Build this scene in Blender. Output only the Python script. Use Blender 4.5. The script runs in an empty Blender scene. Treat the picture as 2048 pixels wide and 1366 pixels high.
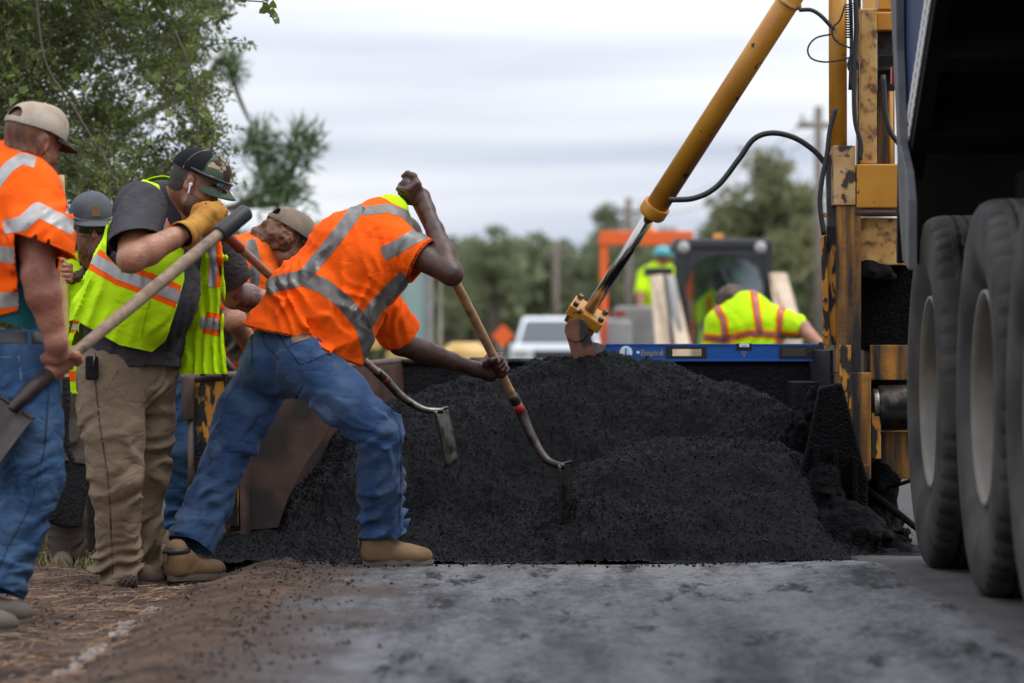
import bpy, bmesh, math, random
import numpy as np
from mathutils import Vector, Matrix
random.seed(7); RNG = np.random.default_rng(7)
S = bpy.context.scene
COL = S.collection
# ------------------------------------------------------------------ camera, sky, sun
CAM_H = 0.90; FPX = 7800.0; HOR = 690.0
cam = bpy.data.cameras.new('camera'); camo = bpy.data.objects.new('camera', cam); COL.objects.link(camo)
camo.location = (0, 0, CAM_H); camo.rotation_euler = (math.pi/2, 0, 0)
cam.sensor_width = 36; cam.lens = 36*FPX/2048; cam.shift_y = (HOR-683)/2048
cam.clip_start = 0.2; cam.clip_end = 3000
cam.dof.use_dof = True; cam.dof.focus_distance = 16.2; cam.dof.aperture_fstop = 3.0
S.camera = camo
SUN_EL, SUN_AZ = math.radians(64), math.radians(105)     # high on the right, veiled by cloud
w = bpy.data.worlds.new('World'); S.world = w; w.use_nodes = True
nt = w.node_tree; nt.nodes.clear()
def wn(t, **k):
    n = nt.nodes.new(t)
    for a, b in k.items(): setattr(n, a, b)
    return n
sky = wn('ShaderNodeTexSky', sky_type='NISHITA', sun_disc=False, sun_elevation=SUN_EL, sun_rotation=SUN_AZ)
tc = wn('ShaderNodeTexCoord'); sp = wn('ShaderNodeSeparateXYZ'); nt.links.new(tc.outputs['Generated'], sp.inputs[0])
def mth(op, a, b=None, clamp=False):
    n = wn('ShaderNodeMath', operation=op, use_clamp=clamp)
    for i, v in enumerate((a, b)):
        if v is None: continue
        if isinstance(v, (int, float)): n.inputs[i].default_value = v
        else: nt.links.new(v, n.inputs[i])
    return n.outputs[0]
zc = mth('MAXIMUM', sp.outputs[2], 0.0)
den = mth('ADD', zc, 0.045)
cx = mth('DIVIDE', sp.outputs[0], den); cy = mth('DIVIDE', sp.outputs[1], den)
cb = wn('ShaderNodeCombineXYZ'); nt.links.new(cx, cb.inputs[0]); nt.links.new(cy, cb.inputs[1])
nz = wn('ShaderNodeTexNoise'); nz.inputs['Scale'].default_value = 0.42; nz.inputs['Detail'].default_value = 5
nz.inputs['Roughness'].default_value = 0.45; nz.inputs['Distortion'].default_value = 0.25
mp = wn('ShaderNodeMapping'); mp.inputs['Scale'].default_value = (0.55, 1, 1); mp.inputs['Location'].default_value = (3.1, 0.8, 0)
nt.links.new(cb.outputs[0], mp.inputs[0]); nt.links.new(mp.outputs[0], nz.inputs[0])
rp = wn('ShaderNodeValToRGB'); rp.color_ramp.elements[0].position = 0.36; rp.color_ramp.elements[1].position = 0.60
rp.color_ramp.elements[0].color = (4.9, 5.4, 6.7, 1); rp.color_ramp.elements[1].color = (8.5, 8.75, 9.2, 1)
nt.links.new(nz.outputs[0], rp.inputs[0])
gain = mth('ADD', mth('MULTIPLY', zc, 1.5), 1.0)          # overcast: brighter towards the zenith
vm = wn('ShaderNodeVectorMath', operation='SCALE'); nt.links.new(rp.outputs[0], vm.inputs[0]); nt.links.new(gain, vm.inputs['Scale'])
mx = wn('ShaderNodeMix', data_type='RGBA'); mx.inputs[0].default_value = 0.93
nt.links.new(sky.outputs[0], mx.inputs[6]); nt.links.new(vm.outputs[0], mx.inputs[7])
bg = wn('ShaderNodeBackground'); bg.inputs[1].default_value = 0.105
wo = wn('ShaderNodeOutputWorld'); nt.links.new(mx.outputs[2], bg.inputs[0]); nt.links.new(bg.outputs[0], wo.inputs[0])
sl = bpy.data.lights.new('sun', 'SUN'); sl.energy = 1.5; sl.angle = math.radians(25); sl.color = (1, .96, .9)
so = bpy.data.objects.new('sun', sl); COL.objects.link(so)
sd = Vector((math.sin(SUN_AZ)*math.cos(SUN_EL), math.cos(SUN_AZ)*math.cos(SUN_EL), math.sin(SUN_EL)))
so.rotation_euler = sd.to_track_quat('Z', 'Y').to_euler(); so.location = (0, 0, 30)
vs = S.view_settings; vs.view_transform = 'Standard'; vs.look = 'None'; vs.exposure = 0.10; vs.gamma = 1; vs.use_curve_mapping = False
S.render.resolution_x = 1024; S.render.resolution_y = 683

# ------------------------------------------------------------------ basic helpers
A3 = lambda *v: np.array(v, float)
def P(px, py, Y):
    "a point of the place, read off the photograph at distance Y"
    return A3((px-1024)/FPX*Y, Y, CAM_H-(py-HOR)/FPX*Y)
def pix(V):
    return np.stack([1024+FPX*V[:, 0]/V[:, 1], HOR-(V[:, 2]-CAM_H)*FPX/V[:, 1]], 1)
def nrm(v): v = np.asarray(v, float); return v/np.linalg.norm(v)
def sstep(a, b, x): t = np.clip((x-a)/(b-a), 0, 1); return t*t*(3-2*t)
_T = RNG.random(4096).astype(np.float32)
def vnoise(p):
    p = np.asarray(p, np.float32); i = np.floor(p).astype(np.int64); f = p-i; f = f*f*(3-2*f)
    def h(a, b, c): return _T[(a*73856093 ^ b*19349663 ^ c*83492791) & 4095]
    x, y, z = i[:, 0], i[:, 1], i[:, 2]; r = 0
    for dx in (0, 1):
        wx = f[:, 0] if dx else 1-f[:, 0]
        for dy in (0, 1):
            wy = f[:, 1] if dy else 1-f[:, 1]
            for dz in (0, 1):
                wz = f[:, 2] if dz else 1-f[:, 2]
                r = r+wx*wy*wz*h(x+dx, y+dy, z+dz)
    return r*2-1
def fbm(p, o=3):
    r = 0; a = 1.; s = 1.
    for k in range(o): r = r+a*vnoise(np.asarray(p)*s+17.3*k); a *= .5; s *= 2.03
    return r

# ------------------------------------------------------------------ materials
def M(name, c1, c2=None, scale=20., rough=.7, metal=0., bump=0., bscale=80., spec=.5, lo=.35, hi=.65, stretch=(1, 1, 1),
      c3=None, s3=6., lo3=.55, hi3=.62, detail=5., sheen=0., coat=0., bdist=.004, rough3=None, st3=(1, 1, 1), wr=0., wsc=11., trans=0.):
    m = bpy.data.materials.new(name); m.use_nodes = True; t = m.node_tree; L = t.links
    b = t.nodes['Principled BSDF']; b.inputs['Roughness'].default_value = rough; b.inputs['Metallic'].default_value = metal
    b.inputs['Specular IOR Level'].default_value = spec; b.inputs['Sheen Weight'].default_value = sheen; b.inputs['Coat Weight'].default_value = coat
    b.inputs['Base Color'].default_value = (*c1, 1)
    co = t.nodes.new('ShaderNodeTexCoord')
    def tex(sc, st, det=detail):
        mp = t.nodes.new('ShaderNodeMapping'); mp.inputs['Scale'].default_value = st; L.new(co.outputs['Object'], mp.inputs[0])
        n = t.nodes.new('ShaderNodeTexNoise'); n.inputs['Scale'].default_value = sc; n.inputs['Detail'].default_value = det; L.new(mp.outputs[0], n.inputs[0]); return n.outputs[0]
    col = None
    def rampmix(fac, a, bb, lo, hi):
        r = t.nodes.new('ShaderNodeMapRange'); r.inputs[1].default_value = lo; r.inputs[2].default_value = hi; L.new(fac, r.inputs[0])
        x = t.nodes.new('ShaderNodeMix'); x.data_type = 'RGBA'; L.new(r.outputs[0], x.inputs[0])
        for i, c in ((6, a), (7, bb)):
            if isinstance(c, tuple): x.inputs[i].default_value = (*c, 1)
            else: L.new(c, x.inputs[i])
        return x.outputs[2], r.outputs[0]
    if c2: col, _ = rampmix(tex(scale, stretch), c1, c2, lo, hi)
    if c3:
        col, fac = rampmix(tex(s3, st3, 8.), col if col else c1, c3, lo3, hi3)
        if rough3 is not None:
            r = t.nodes.new('ShaderNodeMapRange'); r.inputs[3].default_value = rough; r.inputs[4].default_value = rough3; L.new(fac, r.inputs[0]); L.new(r.outputs[0], b.inputs['Roughness'])
    if col: L.new(col, b.inputs['Base Color'])
    if bump:
        bn = t.nodes.new('ShaderNodeBump'); bn.inputs['Strength'].default_value = bump; bn.inputs['Distance'].default_value = bdist
        L.new(tex(bscale, stretch, 4.), bn.inputs['Height']); L.new(bn.outputs[0], b.inputs['Normal'])
    if wr:      # sharp little creases
        mp = t.nodes.new('ShaderNodeMapping'); mp.inputs['Scale'].default_value = (1, 1, 1.7); mp.inputs['Rotation'].default_value = (.3, .5, .2); L.new(co.outputs['Object'], mp.inputs[0])
        n = t.nodes.new('ShaderNodeTexNoise'); n.inputs['Scale'].default_value = wsc; n.inputs['Detail'].default_value = 1.5; n.inputs['Distortion'].default_value = .5; L.new(mp.outputs[0], n.inputs[0])
        s_ = t.nodes.new('ShaderNodeMath'); s_.operation = 'SUBTRACT'; L.new(n.outputs[0], s_.inputs[0]); s_.inputs[1].default_value = .5
        a_ = t.nodes.new('ShaderNodeMath'); a_.operation = 'ABSOLUTE'; L.new(s_.outputs[0], a_.inputs[0])
        w_ = t.nodes.new('ShaderNodeMath'); w_.operation = 'POWER'; L.new(a_.outputs[0], w_.inputs[0]); w_.inputs[1].default_value = .7
        b2 = t.nodes.new('ShaderNodeBump'); b2.inputs['Strength'].default_value = wr; b2.inputs['Distance'].default_value = .022; L.new(w_.outputs[0], b2.inputs['Height'])
        if bump: L.new(b2.outputs[0], bn.inputs['Normal'])
        else: L.new(b2.outputs[0], b.inputs['Normal'])
    if trans:   # light passing through leaves
        o_ = t.nodes['Material Output']; tl = t.nodes.new('ShaderNodeBsdfTranslucent'); x = t.nodes.new('ShaderNodeMixShader'); x.inputs[0].default_value = trans
        if col: L.new(col, tl.inputs[0])
        else: tl.inputs[0].default_value = (*c1, 1)
        L.new(b.outputs[0], x.inputs[1]); L.new(tl.outputs[0], x.inputs[2]); L.new(x.outputs[0], o_.inputs[0])
    return m
def Mglass(name, c, alpha_mix=.75, rough=.05):
    m = bpy.data.materials.new(name); m.use_nodes = True; t = m.node_tree; L = t.links; t.nodes.clear()
    o = t.nodes.new('ShaderNodeOutputMaterial'); x = t.nodes.new('ShaderNodeMixShader'); x.inputs[0].default_value = alpha_mix
    g = t.nodes.new('ShaderNodeBsdfGlossy'); g.inputs[0].default_value = (.9, .95, 1, 1); g.inputs[1].default_value = rough
    tr = t.nodes.new('ShaderNodeBsdfTransparent'); tr.inputs[0].default_value = (*c, 1)
    L.new(g.outputs[0], x.inputs[1]); L.new(tr.outputs[0], x.inputs[2]); L.new(x.outputs[0], o.inputs[0]); return m

# ------------------------------------------------------------------ objects
ORG = {}
def mesh(name, V, F, smooth=False, auto=None):
    me = bpy.data.meshes.new(name)
    V = np.asarray(V, float)
    me.from_pydata(V.tolist(), [], [list(map(int, f)) for f in F] if not isinstance(F, np.ndarray) else F.tolist())
    if smooth: me.shade_smooth()
    me.update(); return me
def obj(name, VF, mat, parent=None, smooth=False, bevel=0, origin=None, solid=0, mats=None):
    V, F = VF; V = np.asarray(V, float)
    org = ORG[parent.name] if parent is not None else (np.asarray(origin, float) if origin is not None else A3(V[:, 0].mean(), V[:, 1].mean(), V[:, 2].min()))
    me = mesh(name, V-org, F, smooth)
    me.materials.append(mat)
    o = bpy.data.objects.new(name, me); COL.objects.link(o)
    if parent is not None: o.parent = parent
    else: o.location = org
    ORG[o.name] = org
    if solid:
        md = o.modifiers.new('thickness', 'SOLIDIFY'); md.thickness = solid; md.offset = 0
    if bevel:
        md = o.modifiers.new('bevel', 'BEVEL'); md.width = bevel; md.segments = 2; md.limit_method = 'ANGLE'; md.angle_limit = .6
        md.harden_normals = False
    return o
def thing(name, org, label, cat, group=None):
    o = bpy.data.objects.new(name, None); COL.objects.link(o); o.location = org; o.empty_display_size = .1
    ORG[o.name] = np.asarray(org, float); tag(o, label, cat, group); return o
def tag(o, label, cat=None, group=None, kind=None):
    if label: o['label'] = label
    if cat: o['category'] = cat
    if group: o['group'] = group
    if kind: o['kind'] = kind
    return o
def struct(o, kind='structure'): o['kind'] = kind; return o

# ------------------------------------------------------------------ shape makers, all in world metres
def join(*parts):
    Vs, Fs, n = [], [], 0
    for V, F in parts:
        V = np.asarray(V, float); Vs.append(V); Fs += [[i+n for i in f] for f in F]; n += len(V)
    return np.vstack(Vs), Fs
def frame(ax, hint=(0, 0, 1)):
    ax = nrm(ax); hint = np.asarray(hint, float)
    if abs(ax@nrm(hint)) > .97: hint = A3(1, 0, 0) if abs(ax[0]) < .9 else A3(0, 1, 0)
    u = nrm(np.cross(hint, ax)); v = np.cross(ax, u); return u, v, ax
BF = [[0, 2, 3, 1], [4, 5, 7, 6], [0, 1, 5, 4], [2, 6, 7, 3], [0, 4, 6, 2], [1, 3, 7, 5]]
def box(c, size, axes=None):
    c = np.asarray(c, float); h = np.asarray(size, float)/2
    R = np.eye(3) if axes is None else np.array(axes, float)
    V = [c+R.T@(h*A3(i, j, k)) for i in (-1, 1) for j in (-1, 1) for k in (-1, 1)]
    return np.array(V), BF
def boxb(lo, hi): lo = np.asarray(lo, float); hi = np.asarray(hi, float); return box((lo+hi)/2, hi-lo)
def bpx(x0, x1, y0, y1, Y0, Y1):
    "an upright box whose near face covers that rectangle at distance Y0"
    a = P(x0, y1, Y0); b = P(x1, y0, Y0); b[1] = Y1; return boxb(a, b)
def cyl(a, b, ra, rb=None, n=16, caps=True):
    a, b = np.asarray(a, float), np.asarray(b, float); rb = ra if rb is None else rb
    u, v, _ = frame(b-a); th = np.linspace(0, 2*np.pi, n, endpoint=False)
    ring = np.outer(np.cos(th), u)+np.outer(np.sin(th), v)
    V = np.vstack([a+ra*ring, b+rb*ring]); F = [[i, (i+1) % n, n+(i+1) % n, n+i] for i in range(n)]
    if caps: F += [list(range(n))[::-1], list(range(n, 2*n))]
    return V, F
def spline(pts, n=8):
    p = np.asarray(pts, float); p = np.vstack([2*p[0]-p[1], p, 2*p[-1]-p[-2]]); out = []
    for i in range(1, len(p)-2):
        for t in np.linspace(0, 1, n, endpoint=False):
            a, b, c, d = p[i-1], p[i], p[i+1], p[i+2]
            out.append(.5*((2*b)+(-a+c)*t+(2*a-5*b+4*c-d)*t*t+(-a+3*b-3*c+d)*t**3))
    out.append(p[-2]); return np.array(out)
def tube(pts, r, n=8, sm=6, caps=True):
    q = spline(pts, sm) if sm else np.asarray(pts, float); m = len(q)
    rr = np.interp(np.linspace(0, 1, m), np.linspace(0, 1, len(r)), r) if np.ndim(r) else np.full(m, r)
    V = []; t0 = nrm(q[1]-q[0]); u, v, _ = frame(t0); th = np.linspace(0, 2*np.pi, n, endpoint=False)
    for i in range(m):
        t = nrm(q[min(i+1, m-1)]-q[max(i-1, 0)]); u = nrm(u-t*(u@t)); v = np.cross(t, u)
        V.append(q[i]+rr[i]*(np.outer(np.cos(th), u)+np.outer(np.sin(th), v)))
    F = [[i*n+j, i*n+(j+1) % n, (i+1)*n+(j+1) % n, (i+1)*n+j] for i in range(m-1) for j in range(n)]
    if caps: F += [list(range(n))[::-1], [(m-1)*n+j for j in range(n)]]
    return np.vstack(V), F
def prism(poly, d):
    "closed 3-D polygon extruded by vector d"
    p = np.asarray(poly, float); n = len(p); V = np.vstack([p, p+np.asarray(d, float)])
    return V, [list(range(n))[::-1], list(range(n, 2*n))]+[[i, (i+1) % n, n+(i+1) % n, n+i] for i in range(n)]
def ppx(pts, Y, depth): return prism([P(x, y, Y) for x, y in pts], (0, depth, 0))
def lathe(c, ax, prof, n=32, hint=(0, 0, 1), closed=False):
    "prof: (radius, offset along ax)"
    u, v, ax = frame(ax, hint); th = np.linspace(0, 2*np.pi, n, endpoint=False); V = []
    for r, o in prof: V.append(np.asarray(c)+ax*o+r*(np.outer(np.cos(th), u)+np.outer(np.sin(th), v)))
    m = len(prof); F = [[i*n+j, i*n+(j+1) % n, (i+1)*n+(j+1) % n, (i+1)*n+j] for i in range(m-1) for j in range(n)]
    if closed: F += [[(m-1)*n+j, (m-1)*n+(j+1) % n, (j+1) % n, j] for j in range(n)]
    return np.vstack(V), F
def sphere(c, r, n=10, m=7, axes=None):
    th = np.linspace(0, 2*np.pi, n, endpoint=False); V = []
    for k in range(m+1):
        a = np.pi*k/m; V.append(np.stack([np.sin(a)*np.cos(th), np.sin(a)*np.sin(th), np.full(n, np.cos(a))], 1))
    V = np.vstack(V)*np.asarray(r, float)
    if axes is not None: V = V@np.array(axes, float)
    F = [[k*n+j, (k+1)*n+j, (k+1)*n+(j+1) % n, k*n+(j+1) % n] for k in range(m) for j in range(n)]
    return V+np.asarray(c), F
def grid(fn, nu, nv):
    "fn(u,v arrays) -> points; u,v in 0..1"
    u, v = np.meshgrid(np.linspace(0, 1, nu), np.linspace(0, 1, nv), indexing='ij'); V = fn(u.ravel(), v.ravel())
    F = [[i*nv+j, (i+1)*nv+j, (i+1)*nv+j+1, i*nv+j+1] for i in range(nu-1) for j in range(nv-1)]
    return V, F

# ------------------------------------------------------------------ soft shapes: signed distances and surface nets
def seg(a, b, ra, rb=None):
    a = np.asarray(a, np.float32); b = np.asarray(b, np.float32); rb = ra if rb is None else rb; ab = b-a; L2 = float(ab@ab)+1e-9
    def f(p):
        q = p-a; t = np.clip(q@ab/L2, 0, 1); q = q-t[:, None]*ab
        return np.sqrt((q*q).sum(1))-(ra+(rb-ra)*t)
    return f
def chain(pts, rs): return [seg(pts[i], pts[i+1], rs[i], rs[i+1]) for i in range(len(pts)-1)]
def ell(a, b, side, ra, rb):
    "segment with an elliptic cross-section; ra, rb = (half width along side, half depth)"
    a = np.asarray(a, np.float32); b = np.asarray(b, np.float32); ax = b-a; L = float(np.linalg.norm(ax)); ax = ax/L
    s = np.asarray(side, np.float32); s = s-ax*(s@ax); s = (s/np.linalg.norm(s)).astype(np.float32); n = np.cross(ax, s)
    def f(p):
        q = p-a; w = q@ax; t = np.clip(w/L, 0, 1); w = w-t*L; u = q@s; v = q@n
        ru = ra[0]+(rb[0]-ra[0])*t; rv = ra[1]+(rb[1]-ra[1])*t; m = np.minimum(ru, rv)
        return (np.sqrt((u/ru)**2+(v/rv)**2+(w/m)**2)-1)*m
    return f
def echain(pts, side, rs): return [ell(pts[i], pts[i+1], side, rs[i], rs[i+1]) for i in range(len(pts)-1)]
def blob(c, r, axes=None):
    c = np.asarray(c, np.float32); r = np.asarray(r, np.float32); R = np.eye(3, dtype=np.float32) if axes is None else np.array(axes, np.float32)
    m = float(r.min())
    def f(p):
        q = ((p-c)@R.T)/r; return (np.sqrt((q*q).sum(1))-1)*m
    return f
def rbox(c, half, r, axes=None):
    c = np.asarray(c, np.float32); h = np.asarray(half, np.float32)-r; R = np.eye(3, dtype=np.float32) if axes is None else np.array(axes, np.float32)
    def f(p):
        q = np.abs((p-c)@R.T)-h; return np.sqrt((np.maximum(q, 0)**2).sum(1))+np.minimum(q.max(1), 0)-r
    return f
def uni(prims, k=.03):
    def f(p):
        d = prims[0](p)
        for g in prims[1:]:
            e = g(p); h = np.maximum(k-np.abs(d-e), 0)/k; d = np.minimum(d, e)-h*h*k*.25
        return d
    return f
def cut(f, g, k=.01):
    "f minus g"
    def r(p):
        a, b = f(p), -g(p); h = np.maximum(k-np.abs(a-b), 0)/k; return np.maximum(a, b)+h*h*k*.25
    return r
def disp(f, g): return lambda p: f(p)-g(p)
def folds(p, a, b, freq, amp, s0, wd, tilt=(0, 0, 0), seed=0.):
    "cross-wise cloth folds along the limb a-b, centred at fraction s0"
    ab = np.asarray(b)-np.asarray(a); L = np.linalg.norm(ab); s = (p-a)@(ab/L)
    wv = np.exp(-((s/L-s0)/wd)**2)
    ph = s*freq*.8+p@np.asarray(tilt, float)*1.4+1.5*vnoise(p*5+seed)+.55*vnoise(p*12+seed+5)
    r = 2*np.abs((ph % 1)-.5); mk = np.clip(.55+.9*vnoise(p*6.5+seed+2), 0, 1.2)
    return 1.9*amp*wv*mk*(1.2*r**1.6-.45)
def nets(f, lo, hi, vox, relax=1):
    lo = np.asarray(lo, np.float32)-3*vox; hi = np.asarray(hi, np.float32)+3*vox
    B = 4; nb = np.ceil((hi-lo)/(vox*B)).astype(int)+1
    g = np.indices(nb).reshape(3, -1).T
    cen = (lo+(g+.5)*vox*B-.5*vox).astype(np.float32); dc = f(cen)
    act = np.abs(dc) < vox*B*1.5+.02
    n = nb*B; D = np.repeat(np.repeat(np.repeat(dc.reshape(nb), B, 0), B, 1), B, 2).astype(np.float32)
    ag = g[act]*B; off = np.indices((B, B, B)).reshape(3, -1).T
    idx = (ag[:, None, :]+off[None]).reshape(-1, 3); D[idx[:, 0], idx[:, 1], idx[:, 2]] = f((lo+idx*vox).astype(np.float32))
    ins = D < 0
    c = [ins[i:n[0]-1+i, j:n[1]-1+j, k:n[2]-1+k] for i in (0, 1) for j in (0, 1) for k in (0, 1)]
    sm = sum(x.astype(np.int8) for x in c); cell = (sm > 0) & (sm < 8); ci = np.argwhere(cell)
    ID = np.full(cell.shape, -1, np.int64); ID[cell] = np.arange(len(ci))
    corner = np.array([[i, j, k] for i in (0, 1) for j in (0, 1) for k in (0, 1)])
    vals = np.stack([D[ci[:, 0]+a, ci[:, 1]+b, ci[:, 2]+e] for a, b, e in corner], 1)
    acc = np.zeros((len(ci), 3)); cnt = np.zeros(len(ci))
    for i in range(8):
        for j in range(i+1, 8):
            if np.abs(corner[i]-corner[j]).sum() != 1: continue
            a, b = vals[:, i], vals[:, j]; m = (a < 0) != (b < 0); t = np.where(m, a/np.where(m, a-b, 1), 0)
            acc += np.where(m[:, None], corner[i]+t[:, None]*(corner[j]-corner[i]), 0); cnt += m
    V = lo+vox*(ci+acc/np.maximum(cnt, 1)[:, None])
    Fq = []
    for ax in range(3):
        a1, a2 = (ax+1) % 3, (ax+2) % 3
        s0 = [slice(1, m-1) for m in n]; s0[ax] = slice(0, n[ax]-1); s1 = list(s0); s1[ax] = slice(1, n[ax])
        A, Bn = ins[tuple(s0)], ins[tuple(s1)]; e = np.argwhere(A != Bn)
        if not len(e): continue
        inn = A[e[:, 0], e[:, 1], e[:, 2]]; base = e.copy()
        for q in range(3):
            if q != ax: base[:, q] += 1
        def cidx(d1, d2):
            b = base.copy(); b[:, a1] -= d1; b[:, a2] -= d2; return ID[b[:, 0], b[:, 1], b[:, 2]]
        q = np.stack([cidx(1, 1), cidx(0, 1), cidx(0, 0), cidx(1, 0)], 1); q[~inn] = q[~inn][:, ::-1]
        Fq.append(q)
    F = np.vstack(Fq); F = F[(F >= 0).all(1)]
    for _ in range(relax):
        s = np.zeros_like(V); k = np.zeros(len(V))
        for a in range(4):
            np.add.at(s, F[:, a], V[F[:, (a+1) % 4]]+V[F[:, (a+3) % 4]]); np.add.at(k, F[:, a], 2)
        V = V*.5+.5*s/np.maximum(k, 1)[:, None]
    return V, F
def tri(F):
    if isinstance(F, np.ndarray) and F.shape[1] == 4: return np.vstack([F[:, [0, 1, 2]], F[:, [0, 2, 3]]])
    if isinstance(F, np.ndarray): return F
    out = []
    for f in F: out += [[f[0], f[i], f[i+1]] for i in range(1, len(f)-1)]
    return np.array(out)
def normals(V, F):
    T = tri(F); n = np.cross(V[T[:, 1]]-V[T[:, 0]], V[T[:, 2]]-V[T[:, 0]]); N = np.zeros_like(V)
    for a in range(3): np.add.at(N, T[:, a], n)
    return N/np.maximum(np.linalg.norm(N, axis=1), 1e-12)[:, None]
def clip(V, F, fld):
    "keeps the surface where fld < 0, cut cleanly along fld = 0"
    T = tri(F); s = fld < 0; c = s[T].sum(1); keep = T[c == 3]
    Vn = [V]; out = [keep]; n = len(V); cache = {}; new = []
    def mid(a, b):
        nonlocal n
        k = (a, b) if a < b else (b, a)
        if k not in cache:
            t = fld[a]/(fld[a]-fld[b]); new.append(V[a]+t*(V[b]-V[a])); cache[k] = n; n += 1
        return cache[k]
    ex = []
    for t in T[(c > 0) & (c < 3)].tolist():
        k = [s[i] for i in t]
        if sum(k) == 1:
            i = k.index(True); a, b, d = t[i], t[(i+1) % 3], t[(i+2) % 3]; ex.append([a, mid(a, b), mid(a, d)])
        else:
            i = k.index(False); a, b, d = t[i], t[(i+1) % 3], t[(i+2) % 3]; m1, m2 = mid(a, b), mid(a, d)
            ex += [[m1, b, d], [m1, d, m2]]
    if ex: out.append(np.array(ex))
    if new: Vn.append(np.array(new))
    V2 = np.vstack(Vn); F2 = np.vstack(out).astype(int)
    if not len(F2): return V[:0], np.zeros((0, 3), int)
    u, inv = np.unique(F2, return_inverse=True); return V2[u], inv.reshape(F2.shape)
def patch(VF, fld, off):
    "a sewn-on layer: the part of the surface where fld < 0, lifted by off"
    V, F = VF; V2 = V+normals(V, F)*off; return clip(V2, F, fld)
def islands(V, F, small=10):
    "separate connected pieces, crumbs dropped"
    if not len(F): return []
    F = tri(F); lab = np.arange(len(V))
    while True:
        m = lab[F].min(1); new = lab.copy()
        for k in range(3): np.minimum.at(new, F[:, k], m)
        new = new[new]
        if (new == lab).all(): break
        lab = new
    out = []; fl = lab[F[:, 0]]
    for u in np.unique(fl):
        f = F[fl == u]
        if len(f) < small: continue
        k, inv = np.unique(f, return_inverse=True); out.append((V[k], inv.reshape(f.shape)))
    return out
def dpoly(Q, pts, butt=False):
    "distance of 2-D points Q to an open polyline; butt = square ends"
    d = np.full(len(Q), 1e9); m = len(pts)-2
    for i, (a, b) in enumerate(zip(pts[:-1], pts[1:])):
        a, b = np.asarray(a, float), np.asarray(b, float); ab = b-a; L = np.linalg.norm(ab); t0 = ((Q-a)@ab)/(ab@ab); t = np.clip(t0, 0, 1)
        e = np.linalg.norm(Q-a-t[:, None]*ab, axis=1)
        if butt and i == 0: e = np.where(t0 < 0, np.maximum(e, 0)+np.where(t0 < 0, 60, 0)*np.clip(-t0*L/3, 0, 1), e)
        if butt and i == m: e = np.where(t0 > 1, e+60*np.clip((t0-1)*L/3, 0, 1), e)
        d = np.minimum(d, e)
    return d
def sdpoly(Q, pts):
    "signed distance to a closed polygon, negative inside"
    pts = np.asarray(pts, float); d = dpoly(Q, np.vstack([pts, pts[:1]])); ins = np.zeros(len(Q), bool)
    for a, b in zip(pts, np.roll(pts, -1, 0)):
        c = ((a[1] > Q[:, 1]) != (b[1] > Q[:, 1])); x = a[0]+(Q[:, 1]-a[1])/(b[1]-a[1]+1e-12)*(b[0]-a[0]); ins ^= c & (Q[:, 0] < x)
    return np.where(ins, -d, d)
# ================================================================== materials
def road_mat():
    m = bpy.data.materials.new('milled_asphalt'); m.use_nodes = True; t = m.node_tree; L = t.links; b = t.nodes['Principled BSDF']
    co = t.nodes.new('ShaderNodeTexCoord'); sx = t.nodes.new('ShaderNodeSeparateXYZ'); L.new(co.outputs['Object'], sx.inputs[0])
    def noise(sc, st, det=5., rg=.55):
        mp = t.nodes.new('ShaderNodeMapping'); mp.inputs['Scale'].default_value = st; L.new(co.outputs['Object'], mp.inputs[0])
        n = t.nodes.new('ShaderNodeTexNoise'); n.inputs['Scale'].default_value = sc; n.inputs['Detail'].default_value = det; n.inputs['Roughness'].default_value = rg; L.new(mp.outputs[0], n.inputs[0]); return n.outputs[0]
    def mt(op, x, y):
        n = t.nodes.new('ShaderNodeMath'); n.operation = op
        for i, v in enumerate((x, y)):
            if isinstance(v, (int, float)): n.inputs[i].default_value = v
            else: L.new(v, n.inputs[i])
        return n.outputs[0]
    def rng(v, a, c, o0=0., o1=1.):
        n = t.nodes.new('ShaderNodeMapRange'); n.interpolation_type = 'SMOOTHSTEP'; L.new(v, n.inputs[0])
        for i, k in ((1, a), (2, c), (3, o0), (4, o1)): n.inputs[i].default_value = k
        return n.outputs[0]
    def mix(f, x, y):
        n = t.nodes.new('ShaderNodeMix'); n.data_type = 'RGBA'; L.new(f, n.inputs[0])
        for i, v in ((6, x), (7, y)):
            if isinstance(v, tuple): n.inputs[i].default_value = (*v, 1)
            else: L.new(v, n.inputs[i])
        return n.outputs[2]
    big, mid, grit = noise(1.5, (2.4, .22, 1), 6, .6), noise(8, (1.3, .45, 1), 9, .68), noise(34, (1, .6, 1), 8, .85)
    f = mt('ADD', mt('ADD', mt('MULTIPLY', big, .75), mt('MULTIPLY', mid, .45)), mt('MULTIPLY', grit, 1.5))
    col = mix(rng(f, 1.10, 1.60), (.012, .012, .0135), (.185, .182, .190))
    st = noise(3.0, (1.7, .30, 1), 12, .74); col = mix(rng(st, .545, .61), col, (.008, .008, .009))
    ed = mt('ADD', sx.outputs[0], mt('MULTIPLY', mt('SUBTRACT', noise(1.7, (1, .8, 1), 7, .65), .5), 1.25))
    dirtc = mix(noise(14, (1, .5, 1)), (.030, .020, .016), (.085, .055, .040))
    col = mix(rng(ed, -.36, -.84), col, dirtc); L.new(col, b.inputs['Base Color'])
    L.new(rng(grit, .3, .7, .60, .95), b.inputs['Roughness']); b.inputs['Specular IOR Level'].default_value = .22
    bn = t.nodes.new('ShaderNodeBump'); bn.inputs['Strength'].default_value = .6; bn.inputs['Distance'].default_value = .004
    L.new(grit, bn.inputs['Height']); L.new(bn.outputs[0], b.inputs['Normal']); return m
m_road = road_mat()
m_old = M('old_pavement', (.036, .033, .031), (.062, .056, .052), 6, rough=.85, spec=.25, bump=.5, bscale=160, c3=(.03, .03, .03), s3=2., lo3=.55, hi3=.75)
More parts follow.
